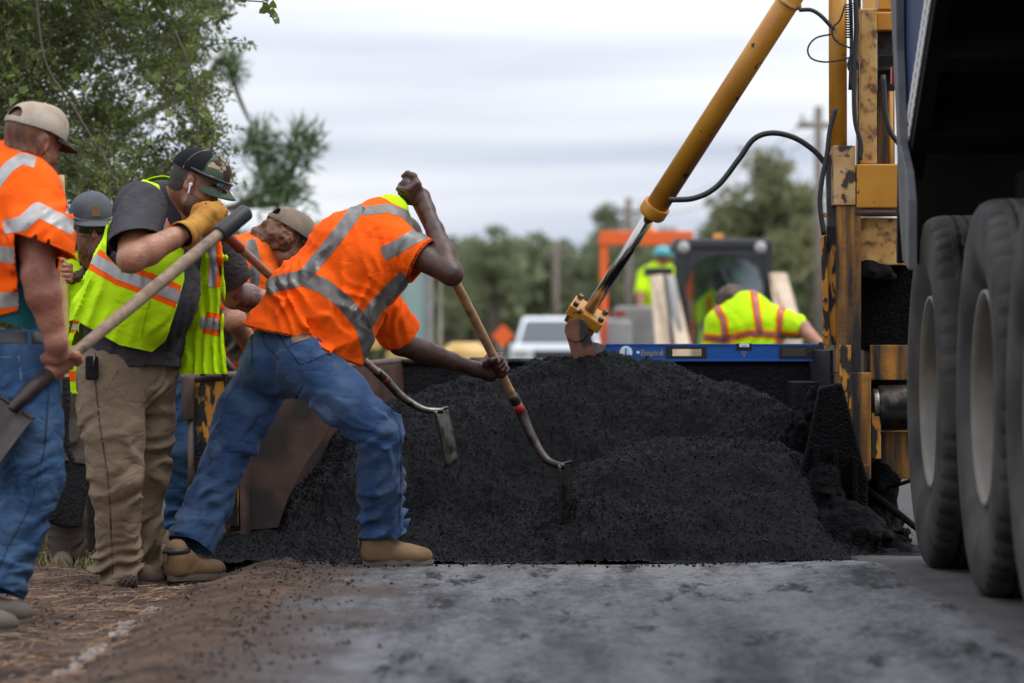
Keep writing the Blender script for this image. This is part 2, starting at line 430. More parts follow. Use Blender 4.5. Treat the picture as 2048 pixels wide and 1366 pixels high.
m_dirt = M('dirt', (.050, .031, .022), (.105, .066, .046), 5, rough=.95, bump=.8, bscale=90, bdist=.008, c3=(.022, .016, .013), s3=3.2, lo3=.52, hi3=.7, spec=.2)
m_grass = M('grass_ground', (.10, .13, .035), (.15, .16, .055), 1.5, rough=.95, spec=.1, c3=(.16, .13, .08), s3=.6, lo3=.55, hi3=.7)
m_chalk = M('chalk_dust', (.24, .22, .21), (.09, .065, .052), 45, rough=.95, bump=.4)
m_mix = M('hot_mix', (.0014, .0014, .0020), (.0045, .0045, .0062), 150, rough=.55, bump=.8, bscale=230, bdist=.006, spec=.09, lo=.42, hi=.62)
m_crumb = M('mix_crumbs', (.0014, .0014, .002), (.006, .006, .0085), 200, rough=.42, spec=.13, bump=.5, bscale=300)
m_yel = M('machine_yellow', (.50, .225, .020), (.40, .165, .016), 5, rough=.42, c3=(.030, .017, .010), s3=16, lo3=.64, hi3=.68, rough3=.8, bump=.25, bscale=40)
m_yelg = M('grimy_yellow', (.55, .23, .018), (.42, .16, .013), 9, rough=.55, c3=(.012, .009, .008), s3=34, lo3=.46, hi3=.53, rough3=.7, bump=.5, bscale=45, st3=(1, 1, .28))
m_yelb = M('blackened_yellow', (.40, .17, .014), (.25, .10, .010), 9, rough=.6, c3=(.007, .006, .006), s3=13, lo3=.33, hi3=.56, rough3=.6, bump=.7, bscale=40, st3=(1.3, 1, .10))
m_rust = M('rusted_paint', (.42, .20, .045), (.50, .30, .10), 12, rough=.7, c3=(.13, .055, .022), s3=26, lo3=.50, hi3=.66, bump=.4, bscale=50)
m_tan = M('worn_tan_plate', (.48, .30, .13), (.36, .20, .07), 10, rough=.65, c3=(.03, .02, .015), s3=14, lo3=.54, hi3=.6, bump=.4, bscale=50)
m_brown = M('rusty_brown_steel', (.050, .026, .020), (.085, .045, .032), 9, rough=.6, bump=.35, bscale=40, c3=(.02, .014, .012), s3=4, lo3=.5, hi3=.6)
m_lug = M('rusty_lug', (.09, .032, .018), (.17, .06, .03), 20, rough=.7, c3=(.012, .010, .010), s3=9, lo3=.45, hi3=.55, bump=.5, bscale=60)
m_blk = M('tar_black', (.005, .005, .006), (.011, .010, .011), 30, rough=.6, spec=.2, bump=.8, bscale=70, bdist=.01)
m_gunk = M('tar_gunk', (.002, .002, .0024), (.005, .005, .006), 30, rough=.7, spec=.06, bump=1., bscale=90, bdist=.02)
m_hose = M('hose_rubber', (.012, .012, .013), None, rough=.5, bump=.3, bscale=200)
m_chrome = M('chrome_rod', (.45, .43, .40), (.38, .36, .33), 30, rough=.16, metal=1., stretch=(1, 1, .2))
m_steel = M('worn_steel', (.20, .18, .16), (.10, .085, .075), 30, rough=.38, metal=.85, c3=(.04, .03, .025), s3=14, lo3=.5, hi3=.62, bump=.2)
m_dsteel = M('dark_steel', (.035, .030, .028), (.07, .055, .045), 30, rough=.42, metal=.7, c3=(.012, .011, .011), s3=12, lo3=.5, hi3=.6, bump=.3)
m_blue = M('truck_blue', (.005, .019, .075), (.007, .026, .095), 3, rough=.55, spec=.3)
m_under = M('bed_underside', (.0035, .003, .003), (.007, .006, .0055), 5, rough=.8, spec=.1)
m_post = M('grey_tailgate_paint', (.085, .085, .092), (.03, .03, .033), 6, rough=.5)
m_tyre = M('tyre_rubber', (.020, .019, .0185), (.060, .055, .049), 5, rough=.72, bump=.25, bscale=60, spec=.25)
m_rim = M('cream_wheel', (.15, .128, .098), (.10, .083, .063), 6, rough=.5, c3=(.15, .12, .09), s3=9, lo3=.62, hi3=.72)
m_red = M('red_lens', (.30, .01, .01), rough=.25)
m_wood = M('ash_wood', (.36, .21, .10), (.22, .12, .055), 26, rough=.6, stretch=(1, 1, 1), bump=.25, bscale=120, c3=(.09, .05, .03), s3=12, lo3=.58, hi3=.72)
m_wood2 = M('grey_wood', (.30, .21, .14), (.19, .125, .08), 30, rough=.65, bump=.3, bscale=120, c3=(.08, .055, .04), s3=14, lo3=.56, hi3=.7)
m_wood3 = M('pale_wood', (.50, .31, .14), (.38, .22, .09), 30, rough=.6, bump=.2, bscale=120)
m_grip = M('black_grip', (.014, .014, .017), rough=.55, bump=.15, bscale=150)
m_rgrip = M('red_grip', (.17, .022, .022), (.12, .018, .018), 20, rough=.5)
m_rtape = M('red_tape', (.42, .02, .02), (.25, .02, .018), 30, rough=.5)

# ================================================================== ground, road, shoulder
def gz(X, Y):
    X, Y = np.asarray(X, float), np.asarray(Y, float)
    return .07*sstep(.70, 1.42, X)*(1-sstep(14.6, 16.6, Y))-.075*(1-sstep(-1.38, -.98, X))
def sheet(xs, ys, zf):
    X, Yv = np.meshgrid(xs, ys, indexing='ij'); V = np.stack([X.ravel(), Yv.ravel(), zf(X.ravel(), Yv.ravel())], 1); n = len(ys)
    i, j = np.meshgrid(np.arange(len(xs)-1), np.arange(n-1), indexing='ij'); a = (i*n+j).ravel()
    return V, np.stack([a, a+n, a+n+1, a+1], 1)
far = np.concatenate([np.linspace(2, 24, 60), np.geomspace(25, 1500, 30)])
g = obj('ground', sheet(np.concatenate([-np.geomspace(900, 3, 24), np.linspace(-2.6, 9, 12), np.geomspace(10, 900, 18)]), far, lambda X, Y: np.full(len(X), -.16)), m_grass, smooth=True); struct(g)
roadys = np.concatenate([np.linspace(4, 20, 330), np.geomspace(20.2, 900, 40)])
rd = obj('road', sheet(np.concatenate([np.linspace(-.95, 1.44, 118), [1.5]]), roadys,
    lambda X, Y: gz(np.maximum(X, -.7), Y)+(.0010*fbm(np.stack([X*5, Y*2.5, X*0], 1), 3)+.0012*vnoise(np.stack([X*40, Y*25, X*0], 1)))*(Y < 21)-.12*sstep(-.8, -.95, X)*0), m_road, smooth=True, origin=(0, 0, 0)); struct(rd)
op = obj('old_pavement', sheet(np.concatenate([[1.37], np.linspace(1.39, 1.7, 14), np.linspace(1.8, 6.5, 12)]), roadys,
    lambda X, Y: gz(X, Y)+.026*sstep(1.385, 1.415, X+.02*vnoise(np.stack([X*0, Y*3, X*0], 1)))-.012+.003*vnoise(np.stack([X*6, Y*6, X*0], 1))*(Y < 21)), m_old, smooth=True); struct(op)
def dirtz(X, Y):
    p = np.stack([X, Y, X*0], 1)
    e = -.90+.07*fbm(p*A3(1, 1.1, 1)*1.6, 3)
    z = gz(X, Y)+.006*sstep(-1.1, -.95, X)+.014*fbm(p*4, 4)*(1-.6*sstep(-1.2, -.95, X))+.010*np.abs(vnoise(p*13))+.005*vnoise(p*34)+.004*vnoise(p*60)
    return z-.045*sstep(-.10, .42, X-e)
di = obj('dirt_shoulder', sheet(np.concatenate([-np.linspace(7, 2.7, 60), np.linspace(-2.68, -.38, 150)]), np.concatenate([np.linspace(6, 20, 640), np.geomspace(20.1, 29, 20)]), dirtz), m_dirt, smooth=True); struct(di)
# lime line dusted on the dirt: a thin broken crust lying on it
ck = sheet(np.linspace(-1.48, -1.20, 36), np.linspace(8, 15.9, 420), lambda X, Y: dirtz(X, Y)+.004)
q = np.stack([ck[0][:, 0], ck[0][:, 1], ck[0][:, 0]*0], 1)
fld = np.abs(ck[0][:, 0]+1.34+.05*vnoise(q*1.1))-.02-.045*fbm(q*A3(14, 7, 1), 4)+.012
cko = obj('chalk_line', clip(ck[0], ck[1], fld), m_chalk, smooth=True); struct(cko, 'stuff')

# ================================================================== pile of hot mix
cr = np.array([(430, 1100), (520, 1050), (560, 1020), (600, 915), (700, 826), (800, 792), (870, 766), (1000, 733), (1100, 722), (1200, 711), (1280, 716), (1340, 728), (1450, 757), (1560, 796), (1640, 838), (1700, 900), (1760, 1010), (1800, 1100)], float)
fr = np.array([(400, .0), (460, .03), (560, .06), (700, .085), (860, .10), (1000, .11), (1080, .17), (1150, .31), (1250, .39), (1340, .43), (1440, .425), (1500, .41), (1560, .42), (1610, .36), (1650, .20), (1700, .09), (1750, .04), (1800, .0)], float)
def pilez(X, Y):
    px = 1024+FPX*X/18.0; czv = CAM_H-(np.interp(px, cr[:, 0], cr[:, 1])-HOR)/FPX*18.0-.03
    p = np.stack([X, Y, X*0], 1); n1 = fbm(p*1.7+3, 3)
    t = (Y-16.86-.16*n1)/(17.95-16.86)
    t = np.clip(t, 0, 1); main = czv*np.sin(np.pi/2*t**.95) - np.maximum(Y-17.98, 0)*.35
    pf = 1024+FPX*X/16.9; fz = np.interp(pf, fr[:, 0], fr[:, 1]); fz = fz*(1+.10*n1)
    u = np.clip((Y-16.17-.09*vnoise(p*2.6+9)-.05*vnoise(p*8))/.80, 0, 1); f2 = fz*(1-(1-u)**2.3)-np.maximum(Y-17.02, 0)*.62
    k = .05; a, b = main, f2; h = np.maximum(k-np.abs(a-b), 0)/k; z = np.maximum(a, b)+h*h*k*.25
    edge = np.minimum(z/.03, 1)
    gr = .034*fbm(p*2.6+1, 3)+.018*fbm(p*6+4, 2)+.014*np.abs(vnoise(p*11+2))+.013*vnoise(p*26)+.012*np.abs(vnoise(p*55))+.007*vnoise(p*90)
    return np.where(z > .001, z+gr*np.clip(edge, .0, 1), z*1-.012)+gz(np.minimum(X, .6), Y)*0-.004
pl = sheet(np.linspace(-1.42, 1.95, 540), np.linspace(16.0, 18.42, 460), pilez)
# loose stones give the heap its grain
def crumbs(n, pts, s0, s1):
    base = np.array([(1, 0, -.3), (-.5, .87, -.35), (-.5, -.87, -.3), (.1, .1, .8)]); fc = np.array([[0, 1, 3], [1, 2, 3], [2, 0, 3], [0, 2, 1]])
    sc = (s0+(s1-s0)*RNG.random(n)**2)[:, None, None]; q = RNG.normal(size=(n, 4)); q /= np.linalg.norm(q, axis=1)[:, None]
    w, x, y, z = q.T; R = np.stack([1-2*(y*y+z*z), 2*(x*y-w*z), 2*(x*z+w*y), 2*(x*y+w*z), 1-2*(x*x+z*z), 2*(y*z-w*x), 2*(x*z-w*y), 2*(y*z+w*x), 1-2*(x*x+y*y)], 1).reshape(n, 3, 3)
    b = base[None]*sc*(1+.4*RNG.normal(size=(n, 4, 1)).clip(-1, 1)*.6)
    V = (np.einsum('nij,nkj->nki', R, b)+pts[:, None, :]).reshape(-1, 3); F = (np.arange(n)[:, None, None]*4+fc[None]).reshape(-1, 3); return V, F
N = 60000
cp = np.stack([RNG.uniform(-1.35, 1.55, N), 16.1+2.0*RNG.random(N)**1.15, np.zeros(N)], 1); cp[:, 2] = pilez(cp[:, 0], cp[:, 1])
cp = cp[cp[:, 2] > .004]; c1 = crumbs(len(cp), cp, .0015, .0075)
pile = thing('asphalt_pile', (0.1, 17, 0), 'heap of fresh black hot mix asphalt spilling from the hopper onto the road', 'asphalt pile')
struct(obj('heap', clip(pl[0], pl[1], .0-pl[0][:, 2]), m_mix, pile, smooth=True), 'stuff'); struct(obj('loose_stones', c1, m_crumb, pile), 'stuff')
N = 2600
cp = np.stack([RNG.uniform(-1.2, 1.5, N), 16.34-.50*np.abs(RNG.normal(size=N))*.42, np.zeros(N)], 1); cp[:, 2] = np.maximum(gz(cp[:, 0], cp[:, 1]), -.02)+.005
struct(obj('spilled_crumbs', crumbs(N, cp, .003, .012), m_crumb), 'stuff')
N = 7000
cp = np.stack([np.where(RNG.random(N) < .8, -.93-2.0*RNG.random(N), -.95+.17*np.abs(RNG.normal(size=N))), RNG.uniform(9, 18, N), np.zeros(N)], 1); cp[:, 2] = np.where(cp[:, 0] > -.93, np.maximum(dirtz(cp[:, 0], cp[:, 1]), .002), dirtz(cp[:, 0], cp[:, 1]))+.002
m_clod = M('clods', (.055, .036, .027), (.11, .08, .065), 40, rough=.95)
struct(obj('dirt_clods', crumbs(N, cp, .002, .013), m_clod), 'stuff')
N = 3400
cp = np.stack([-1.25-2.*RNG.random(N)**1.3, RNG.uniform(10, 19, N), np.zeros(N)], 1); cp[:, 2] = dirtz(cp[:, 0], cp[:, 1])+.006
an = RNG.uniform(0, np.pi, N); ln = RNG.uniform(.04, .14, N)/2; d = np.stack([np.cos(an), np.sin(an), RNG.normal(0, .16, N)], 1)*ln[:, None]; wv = np.stack([-np.sin(an), np.cos(an), an*0+.6], 1)*.0012
V = np.stack([cp-d-wv, cp+d-wv, cp+d+wv, cp-d+wv], 1).reshape(-1, 3)
m_straw = M('pine_straw', (.20, .10, .05), (.28, .17, .09), 9, rough=.8)
struct(obj('pine_straw', (V, np.arange(4*N).reshape(-1, 4)), m_straw), 'stuff')

# ================================================================== the paving machine
mc = thing('paving_machine', P(1690, 1120, 17.3), 'yellow tar-blackened paving machine with a wide hopper and a slanting hydraulic ram', 'paver')
YB = 18.45
# hopper
obj('hopper_back_wall', bpx(800, 1690, 718, 1060, YB, YB+.05), m_blk, mc, bevel=.004)
obj('hopper_rim', cyl(P(790, 724, YB-.01), P(1668, 719, YB-.01), .014, n=12), m_dsteel, mc, smooth=True)
obj('rim_sleeve', cyl(P(940, 722.5, YB-.01), P(1010, 722.2, YB-.01), .019, n=12), m_brown, mc, smooth=True)
a, b = P(472, 757, 17.05), P(800, 724, YB); zb = .06
obj('hopper_side_wall', prism([a, b, A3(b[0], b[1], zb), A3(a[0]+.02, a[1], zb)], (.025, .015, 0)), m_brown, mc, bevel=.003)
obj('side_wall_rim', cyl(a+A3(0, 0, .005), b+A3(0, 0, .004), .018, n=12), m_brown, mc, smooth=True)
cv = np.array([P(x, y, 17.06) for x, y in [(640, 790), (690, 800), (660, 850), (620, 900), (590, 960), (560, 1055), (456, 1062), (456, 1040), (520, 930), (560, 850)]])
obj('wing_gusset', prism([P(x, y, 17.10) for x, y in [(476, 770), (700, 770), (660, 860), (610, 930), (575, 1000), (556, 1056), (457, 1064), (470, 1000)]], (0, .03, 0)), m_brown, mc, bevel=.003)
yp = obj('wing_plate', bpx(388, 476, 757, 1052, 17.02, 17.08), m_yelg, mc, bevel=.004)
obj('plate_top_edge', cyl(P(362, 757, 17.03), P(478, 752, 17.03), .022, n=12), m_brown, mc, smooth=True, bevel=.002)
obj('plate_grime', ppx([(389, 900), (400, 880), (425, 892), (440, 860), (455, 800), (475, 790), (475, 1050), (389, 1050)], 17.012, .006), m_blk, mc)
obj('hinge_post', cyl(P(376, 839, 17.0), P(376, 754, 17.0), .029, n=20), m_brown, mc, smooth=True, bevel=.003)
obj('hinge_lower_post', cyl(P(381, 1040, 17.0), P(381, 839, 17.0), .013, n=12), m_brown, mc, smooth=True)
obj('pad_block', bpx(366, 390, 1000, 1042, 16.98, 17.06), m_blk, mc, bevel=.004)
obj('latch', join(bpx(432, 462, 858, 874, 16.99, 17.03), cyl(P(447, 850, 16.99), P(450, 900, 16.99), .006)), m_blk, mc, bevel=.002)
def link(c, ax, up, R=.016, r=.0042):
    up = nrm(up); ax = nrm(np.asarray(ax)-up*(np.asarray(ax)@up)); th = np.linspace(0, 2*np.pi, 13)
    pts = [np.asarray(c)+ax*R*.62*np.cos(t)+up*R*1.25*np.sin(t) for t in th]; return tube(pts[:-1]+[pts[0]], r, 6, 2, False)
cpth = spline([P(408, 748, 16.99), P(425, 742, 16.98), P(446, 744, 16.98), P(454, 770, 16.99), P(452, 810, 16.99), P(450, 850, 16.99)], 5)
for i in range(len(cpth)-1):
    dd = cpth[i+1]-cpth[i]; obj('chain_link', link((cpth[i]+cpth[i+1])/2, (0, 1, 0) if i % 2 else (.9, .3, .2), dd), m_dsteel, mc, smooth=True)
# right-hand frame
def part(n, vf, m, bev=.003, sm=False): return obj(n, vf, m, mc, bevel=bev, smooth=sm)
part('mast_tube', cyl(P(1676, 300, 17.15), P(1675, -140, 17.15), .040, n=24), m_yel, 0, True)
part('mast_tube_rear', cyl(P(1757, 420, 17.9), P(1757, -140, 17.9), .075, n=20), m_yel, 0, True)
part('mast_head', bpx(1667, 1711, 291, 410, 17.0, 17.25), m_tan)
part('mast_post', bpx(1674, 1722, 410, 745, 17.01, 17.22), m_yelb)
part('mast_post_lower', bpx(1679, 1742, 745, 958, 16.95, 17.25), m_yelb)
part('post_strap', bpx(1679, 1702, 690, 818, 16.93, 16.95), m_yelg, .002)
part('side_plate', ppx([(1652, 318), (1668, 300), (1672, 452), (1655, 452)], 17.12, .05), m_post, .001)
part('slide_plate', ppx([(1653, 452), (1674, 452), (1677, 690), (1664, 690), (1656, 620)], 17.08, .06), m_yelg)
part('slide_plate_outer', ppx([(1642, 474), (1654, 470), (1660, 692), (1647, 690)], 17.06, .05), m_yelg)
part('square_tube', bpx(1721, 1754, 17, 328, 17.05, 17.13), m_rust, .006)
part('square_tube_rear', bpx(1716, 1722, -40, 330, 17.2, 17.3), m_yelg, .004)
part('cross_box', bpx(1754, 1800, 25, 60, 17.1, 17.25), m_yel)
part('cross_box_upper', bpx(1757, 1800, -40, 18, 17.15, 17.3), m_yel)
part('rear_channel', bpx(1752, 1776, 60, 330, 17.35, 17.45), m_yelb)
part('rear_pillar', cyl(P(1781, 430, 17.4), P(1780, 150, 17.4), .012, n=14), m_yel, 0, True)
part('valve_block', bpx(1755, 1792, 62, 180, 17.2, 17.3), m_dsteel)
part('motor_housing', bpx(1756, 1800, 110, 140, 17.1, 17.2), m_dsteel)
part('saddle_box', bpx(1713, 1810, 328, 416, 17.0, 17.35), m_yel, .006)
part('pivot_pin', cyl(P(1712, 425, 17.02), P(1815, 425, 17.02), .017, n=16), m_brown, 0, True)
part('lower_plate', bpx(1720, 1815, 436, 530, 17.06, 17.3), m_rust, .004)
part('lower_box', bpx(1716, 1830, 530, 700, 17.14, 17.5), m_gunk)
part('lower_beam', bpx(1740, 1830, 690, 760, 17.1, 17.4), m_yelb)
part('backing_plate', bpx(1738, 1850, 690, 955, 17.46, 17.5), m_gunk)
part('drive_drum', cyl(P(1756, 815, 17.06), P(1840, 815, 17.06), .098, n=28), m_dsteel, .004, True)
part('drum_cap', cyl(P(1746, 812, 17.04), P(1757, 812, 17.04), .075, n=24), m_steel, .003, True)
part('drum_bracket', bpx(1743, 1762, 826, 918, 16.98, 17.02), m_yelg)
part('lower_frame', bpx(1761, 1835, 864, 958, 17.1, 17.4), m_yelb)
part('bottom_rail', bpx(1640, 1740, 930, 962, 16.92, 17.2), m_yelb)
# tar-caked foot of the machine
f = uni([rbox(P(1690, 1010, 17.3), (.20, .22, .18), .06), blob(P(1675, 1080, 17.2), (.27, .3, .14)), blob(P(1640, 900, 17.35), (.10, .2, .22)), blob(P(1625, 1060, 17.25), (.2, .25, .15)), blob(P(1705, 1100, 16.75), (.17, .2, .09)), blob(P(1690, 1112, 16.5), (.2, .16, .05)), blob(P(1680, 1060, 16.6), (.16, .14, .10)), blob(P(1650, 990, 16.68), (.07, .1, .12))], .08)
f2 = disp(f, lambda p: .030*fbm(p*9, 3)+.022*np.abs(vnoise(p*22))+.012*np.abs(vnoise(p*45)))
struct(obj('tar_caked_foot', nets(f2, P(1560, 1130, 17.0)-A3(.2, .95, .1), P(1790, 760, 17.7)+A3(.2, .4, .1), .013), m_gunk, mc, smooth=True), 'stuff')
f = uni([blob(P(1755, 545, 17.1), (.08, .1, .06)), blob(P(1735, 530, 17.08), (.04, .06, .04))], .05)
struct(obj('stuck_mix', nets(disp(f, lambda p: .02*fbm(p*14, 3)), P(1690, 600, 16.9), P(1800, 470, 17.3), .010), m_mix, mc, smooth=True), 'stuff')
part('hopper_lip', bpx(1588, 1640, 764, 860, 17.9, 18.4), m_blk)
part('hopper_end_wall', bpx(1660, 1690, 700, 960, 17.25, 18.45), m_blk)
part('end_gate', ppx([(1618, 885), (1640, 775), (1684, 765), (1736, 960), (1736, 1075), (1606, 1075), (1600, 960)], 16.72, .12), m_gunk, .012)
part('skid_shoe', ppx([(1600, 1062), (1738, 1050), (1766, 1085), (1764, 1118), (1612, 1122), (1588, 1095)], 16.42, .45), m_gunk, .02)
for k in range(3): part('gate_rib', bpx(1628+k*38, 1640+k*38, 890+k*12, 1056, 16.66, 16.72), m_gunk, .006)
part('tie_rod', tube([P(1700, 962, 17.1), P(1760, 975, 17.1), P(1800, 968, 17.0), P(1850, 950, 17.0)], .009, 8), m_gunk, 0, True)
part('drag_arm', tube([P(1720, 968, 17.1), P(1760, 1000, 17.0), P(1800, 1030, 16.8), P(1840, 1062, 16.6)], [.016, .020, .016, .013], 8), m_gunk, 0, True)
for i in range(3): part('bolt', lathe(P(1650, [430, 600, 668][i], 17.05), (0, -1, 0), [(.0, .02), (.010, .02), (.012, 0.0)], 6), m_yelg, 0)
# hydraulic ram
T, Bp, Cc = P(1640, -95, 17.1), P(1303, 428, 17.75), P(1168, 622, 17.95)
ax = nrm(Bp-T); Bp = T+ax*((Bp-T)@ax); Cc = Bp+ax*np.linalg.norm(Cc-Bp)
part('ram_barrel', cyl(T, Bp, .0525, n=28), m_yel, 0, True)
part('ram_gland', lathe(Bp-ax*.055, ax, [(.05, -.001), (.064, 0), (.064, .05), (.058, .055), (.058, .062), (.027, .062)], 28), m_yel, .002, True)
T2 = P(1577, 4, 17.2); T2 = T+ax*((T2-T)@ax)
part('weld_ring', lathe(T2, ax, [(.052, -.012), (.062, -.006), (.064, 0), (.062, .006), (.052, .012)], 28), m_rust, 0, True)
part('ram_rod', cyl(Bp, Cc+ax*.02, .0275, n=24), m_chrome, 0, True)
sd_ = nrm(np.cross(ax, A3(0, 1, 0))); dp_ = np.cross(sd_, ax)
part('rod_clamp', box(Cc+ax*.03, (.175, .13, .055), [sd_, dp_, ax]), m_yel, .006)
part('rod_clamp_lower', box(Cc+ax*.078, (.15, .10, .038), [sd_, dp_, ax]), m_yelg, .005)
for u in (-1, 1):
    for v in (-1, 1): part('clamp_bolt', lathe(Cc+sd_*.068*u+dp_*.045*v+ax*.003, -ax, [(.0, .022), (.012, .022), (.0135, .018), (.0135, 0)], 6), m_steel, 0)
part('clevis_lug', join(cyl(P(1153, 660, 17.92), P(1153, 660, 18.02), .055, n=24), box((P(1153, 660, 17.97)+P(1182, 760, 17.97))/2, (.105, .085, .24), [nrm(np.cross(P(1182, 760, 17.97)-P(1153, 660, 17.97), A3(0, 1, 0))), A3(0, 1, 0), nrm(P(1182, 760, 17.97)-P(1153, 660, 17.97))])), m_lug, .004)
part('lug_web', ppx([(1182, 682), (1212, 690), (1212, 760), (1180, 760)], 17.97, .03), m_steel)
# hoses and cables
H = lambda pts, Y, r, nm='hose': part(nm, tube([P(x, y, Y) for x, y in pts], r, 8), m_hose, 0, True)
H([(1338, 400), (1390, 396), (1435, 372), (1478, 318), (1508, 278), (1545, 266), (1590, 276), (1630, 303), (1656, 334)], 17.3, .0125)
H([(1672, 215), (1660, 260), (1654, 310), (1644, 360), (1640, 410), (1648, 470)], 17.02, .011)
H([(1598, 20), (1622, 20), (1640, 30), (1655, 45), (1668, 60)], 17.1, .009)
H([(1665, 68), (1632, 76), (1616, 96), (1622, 116), (1650, 124), (1690, 118), (1712, 108)], 17.05, .004, 'cable')
H([(1690, 10), (1680, 40), (1664, 58), (1672, 82), (1700, 96)], 17.03, .004, 'cable')
H([(1710, -20), (1712, 60), (1708, 160), (1710, 240), (1722, 288), (1720, 320)], 17.0, .010)
H([(1704, 105), (1696, 130), (1704, 145), (1716, 130), (1708, 110)], 17.0, .005, 'cable')
H([(1766, 150), (1770, 220), (1780, 262), (1800, 290)], 17.05, .012)
H([(1700, -20), (1703, 80), (1700, 180)], 17.06, .008)
part('hose_guard_spring', tube([P(1698+7.5*math.cos(t), 7+70*t/(2*math.pi*14), 16.98)+A3(0, .017*math.sin(t), 0) for t in np.linspace(0, 2*math.pi*14, 14*10)], .0028, 5, 0), m_blk, 0, True)

# spirit level lying on the hopper rim
YL = 18.22; zl0 = P(0, 722, YL)[2]
lv = thing('spirit_level', P(1420, 722, YL), 'long blue aluminium spirit level with digital readout resting on the hopper rim', 'spirit level')
m_lvl = M('level_blue', (.004, .075, .33), (.005, .085, .36), 20, rough=.35)
m_lblk = M('level_black', (.010, .010, .011), rough=.5); m_gold = M('level_print', (.30, .27, .22), rough=.5); m_vial = M('vial', (.75, .85, .92), rough=.15); m_vialb = M('vial_mark', (.05, .25, .7), rough=.3)
m_lcd = M('lcd', (.05, .045, .04), rough=.2)
def lp(n, vf, m, par=lv, bev=.0012): return obj(n, vf, m, par, bevel=bev)
D0, D1 = YL, YL+.028
lp('body', join(bpx(1207, 1345, 690, 722, D0+.004, D1-.004), bpx(1403, 1640, 690, 722, D0+.004, D1-.004), bpx(1345, 1403, 690, 697, D0+.004, D1-.004), bpx(1345, 1403, 713, 722, D0+.004, D1-.004)), m_lvl)
lp('top_rail', bpx(1206, 1641, 687.6, 691.2, D0, D1), m_lvl); lp('bottom_rail', bpx(1206, 1641, 719, 722.8, D0, D1), m_lvl)
lp('end_cap', bpx(1199, 1207, 687.2, 723, D0-.002, D1+.002), m_lblk); lp('end_cap', bpx(1638, 1648, 684, 720, D0-.002, D1+.002), m_lblk)
lp('handle_frame', join(bpx(1332, 1345, 693, 717, D0+.001, D0+.006), bpx(1403, 1413, 693, 717, D0+.001, D0+.006), bpx(1345, 1403, 693, 698.2, D0+.001, D0+.006), bpx(1345, 1403, 711.8, 717, D0+.001, D0+.006)), m_lblk)
lp('round_vial', cyl(P(1252, 705, D0-.003), P(1252, 705, D0+.01), .030, n=28), m_vial); lp('vial_tube', bpx(1250, 1254, 696, 715, D0-.006, D0-.003), m_vialb)
lp('hang_hole', cyl(P(1276, 705, D0), P(1276, 705, D0+.006), .0075, n=16), m_vial); lp('side_mark', bpx(1213, 1219, 702, 708, D0+.002, D0+.005), m_lblk)
lp('centre_window', bpx(1472, 1504, 687, 700, D0-.001, D0+.02), m_lblk); lp('centre_vial', bpx(1479, 1498, 688.2, 694.5, D0-.004, D0), m_vial)
for k in (1484, 1488, 1492): lp('vial_mark', bpx(k, k+1.6, 689, 694, D0-.006, D0-.004), m_vialb)
lp('small_print', join(bpx(1482, 1494, 703, 704.5, D0+.002, D0+.004), bpx(1483, 1493, 706, 707.2, D0+.002, D0+.004), cyl(P(1488, 711, D0+.002), P(1488, 711, D0+.005), .0045, n=12)), m_gold)
lp('readout', bpx(1558, 1640, 692, 718, D0, D0+.02), m_lblk); lp('screen', bpx(1565, 1611, 697, 713, D0-.002, D0), m_lcd)
for k in (1617, 1626): lp('button', bpx(k, k+5, 702, 707, D0-.0025, D0), m_dsteel)
def text(body, size, loc, parent, m, name='lettering', rot=(math.pi/2, 0, 0), bold=.0):
    cu = bpy.data.curves.new('t', 'FONT'); cu.body = body; cu.size = size; cu.extrude = .0006; cu.offset = bold; cu.shear = .12; cu.align_x = 'CENTER'
    t = bpy.data.objects.new('t', cu); COL.objects.link(t); dg = bpy.context.evaluated_depsgraph_get(); me = bpy.data.meshes.new_from_object(t.evaluated_get(dg))
    bpy.data.objects.remove(t); o = bpy.data.objects.new(name, me); COL.objects.link(o); me.materials.clear(); me.materials.append(m)
    o.parent = parent; o.location = np.asarray(loc)-ORG[parent.name]; o.rotation_euler = rot; return o
text('Empire', .0370, P(1303, 711, D0+.002), lv, m_gold, bold=.0006)
lp('arrow_mark', join(ppx([(1322, 700), (1328, 705), (1322, 706)], D0+.002, .002), ppx([(1321, 704), (1317, 711), (1324, 708)], D0+.002, .002), ppx([(1323.5, 700), (1325, 698), (1326, 712), (1324.6, 712)], D0+.001, .002)), m_gold, lv, 0)

# ================================================================== the dump truck
XT = 1.51
tk = thing('dump_truck', A3(2.3, 10.8, gz(1.6, 11)), 'blue dump truck with its black bed raised, backed up to the paver', 'dump truck')
def tyre_mesh():
    W, R = .31, .65; prof = []
    for s in np.linspace(-1, 1, 61): prof.append((R-.018*abs(s)**6, s*W/2*.93))
    side = [(R-.032, .497*W), (R-.09, .525*W), (R-.16, .53*W), (R-.22, .49*W), (R-.255, .42*W), (.352, .36*W), (.34, .2*W)]
    full = [(r, -o) for r, o in side[::-1]]+prof+side; n = 260
    th = np.linspace(0, 2*np.pi, n, endpoint=False); V = []
    for i, (r, o) in enumerate(full):
        rr = np.full(n, r)
        if 7 <= i < 68:
            for gx in (-.062, -.022, .022, .062):
                zz = gx+.0045*(2*np.abs((th*52/(2*np.pi)) % 1-.5)*2-1); rr = rr-.020*(np.abs(o-zz) < .0062)
            rr = rr-.014*((np.abs(o) > .095) & ((th*52/(2*np.pi)) % 1 < .16))
        V.append(np.stack([np.full(n, o), rr*np.cos(th), rr*np.sin(th)], 1))
    V = np.vstack(V); m = len(full); F = [[i*n+j, i*n+(j+1) % n, (i+1)*n+(j+1) % n, (i+1)*n+j] for i in range(m-1) for j in range(n)]
    return V, F
TM = mesh('tyre', *tyre_mesh(), smooth=True); TM.materials.append(m_tyre)
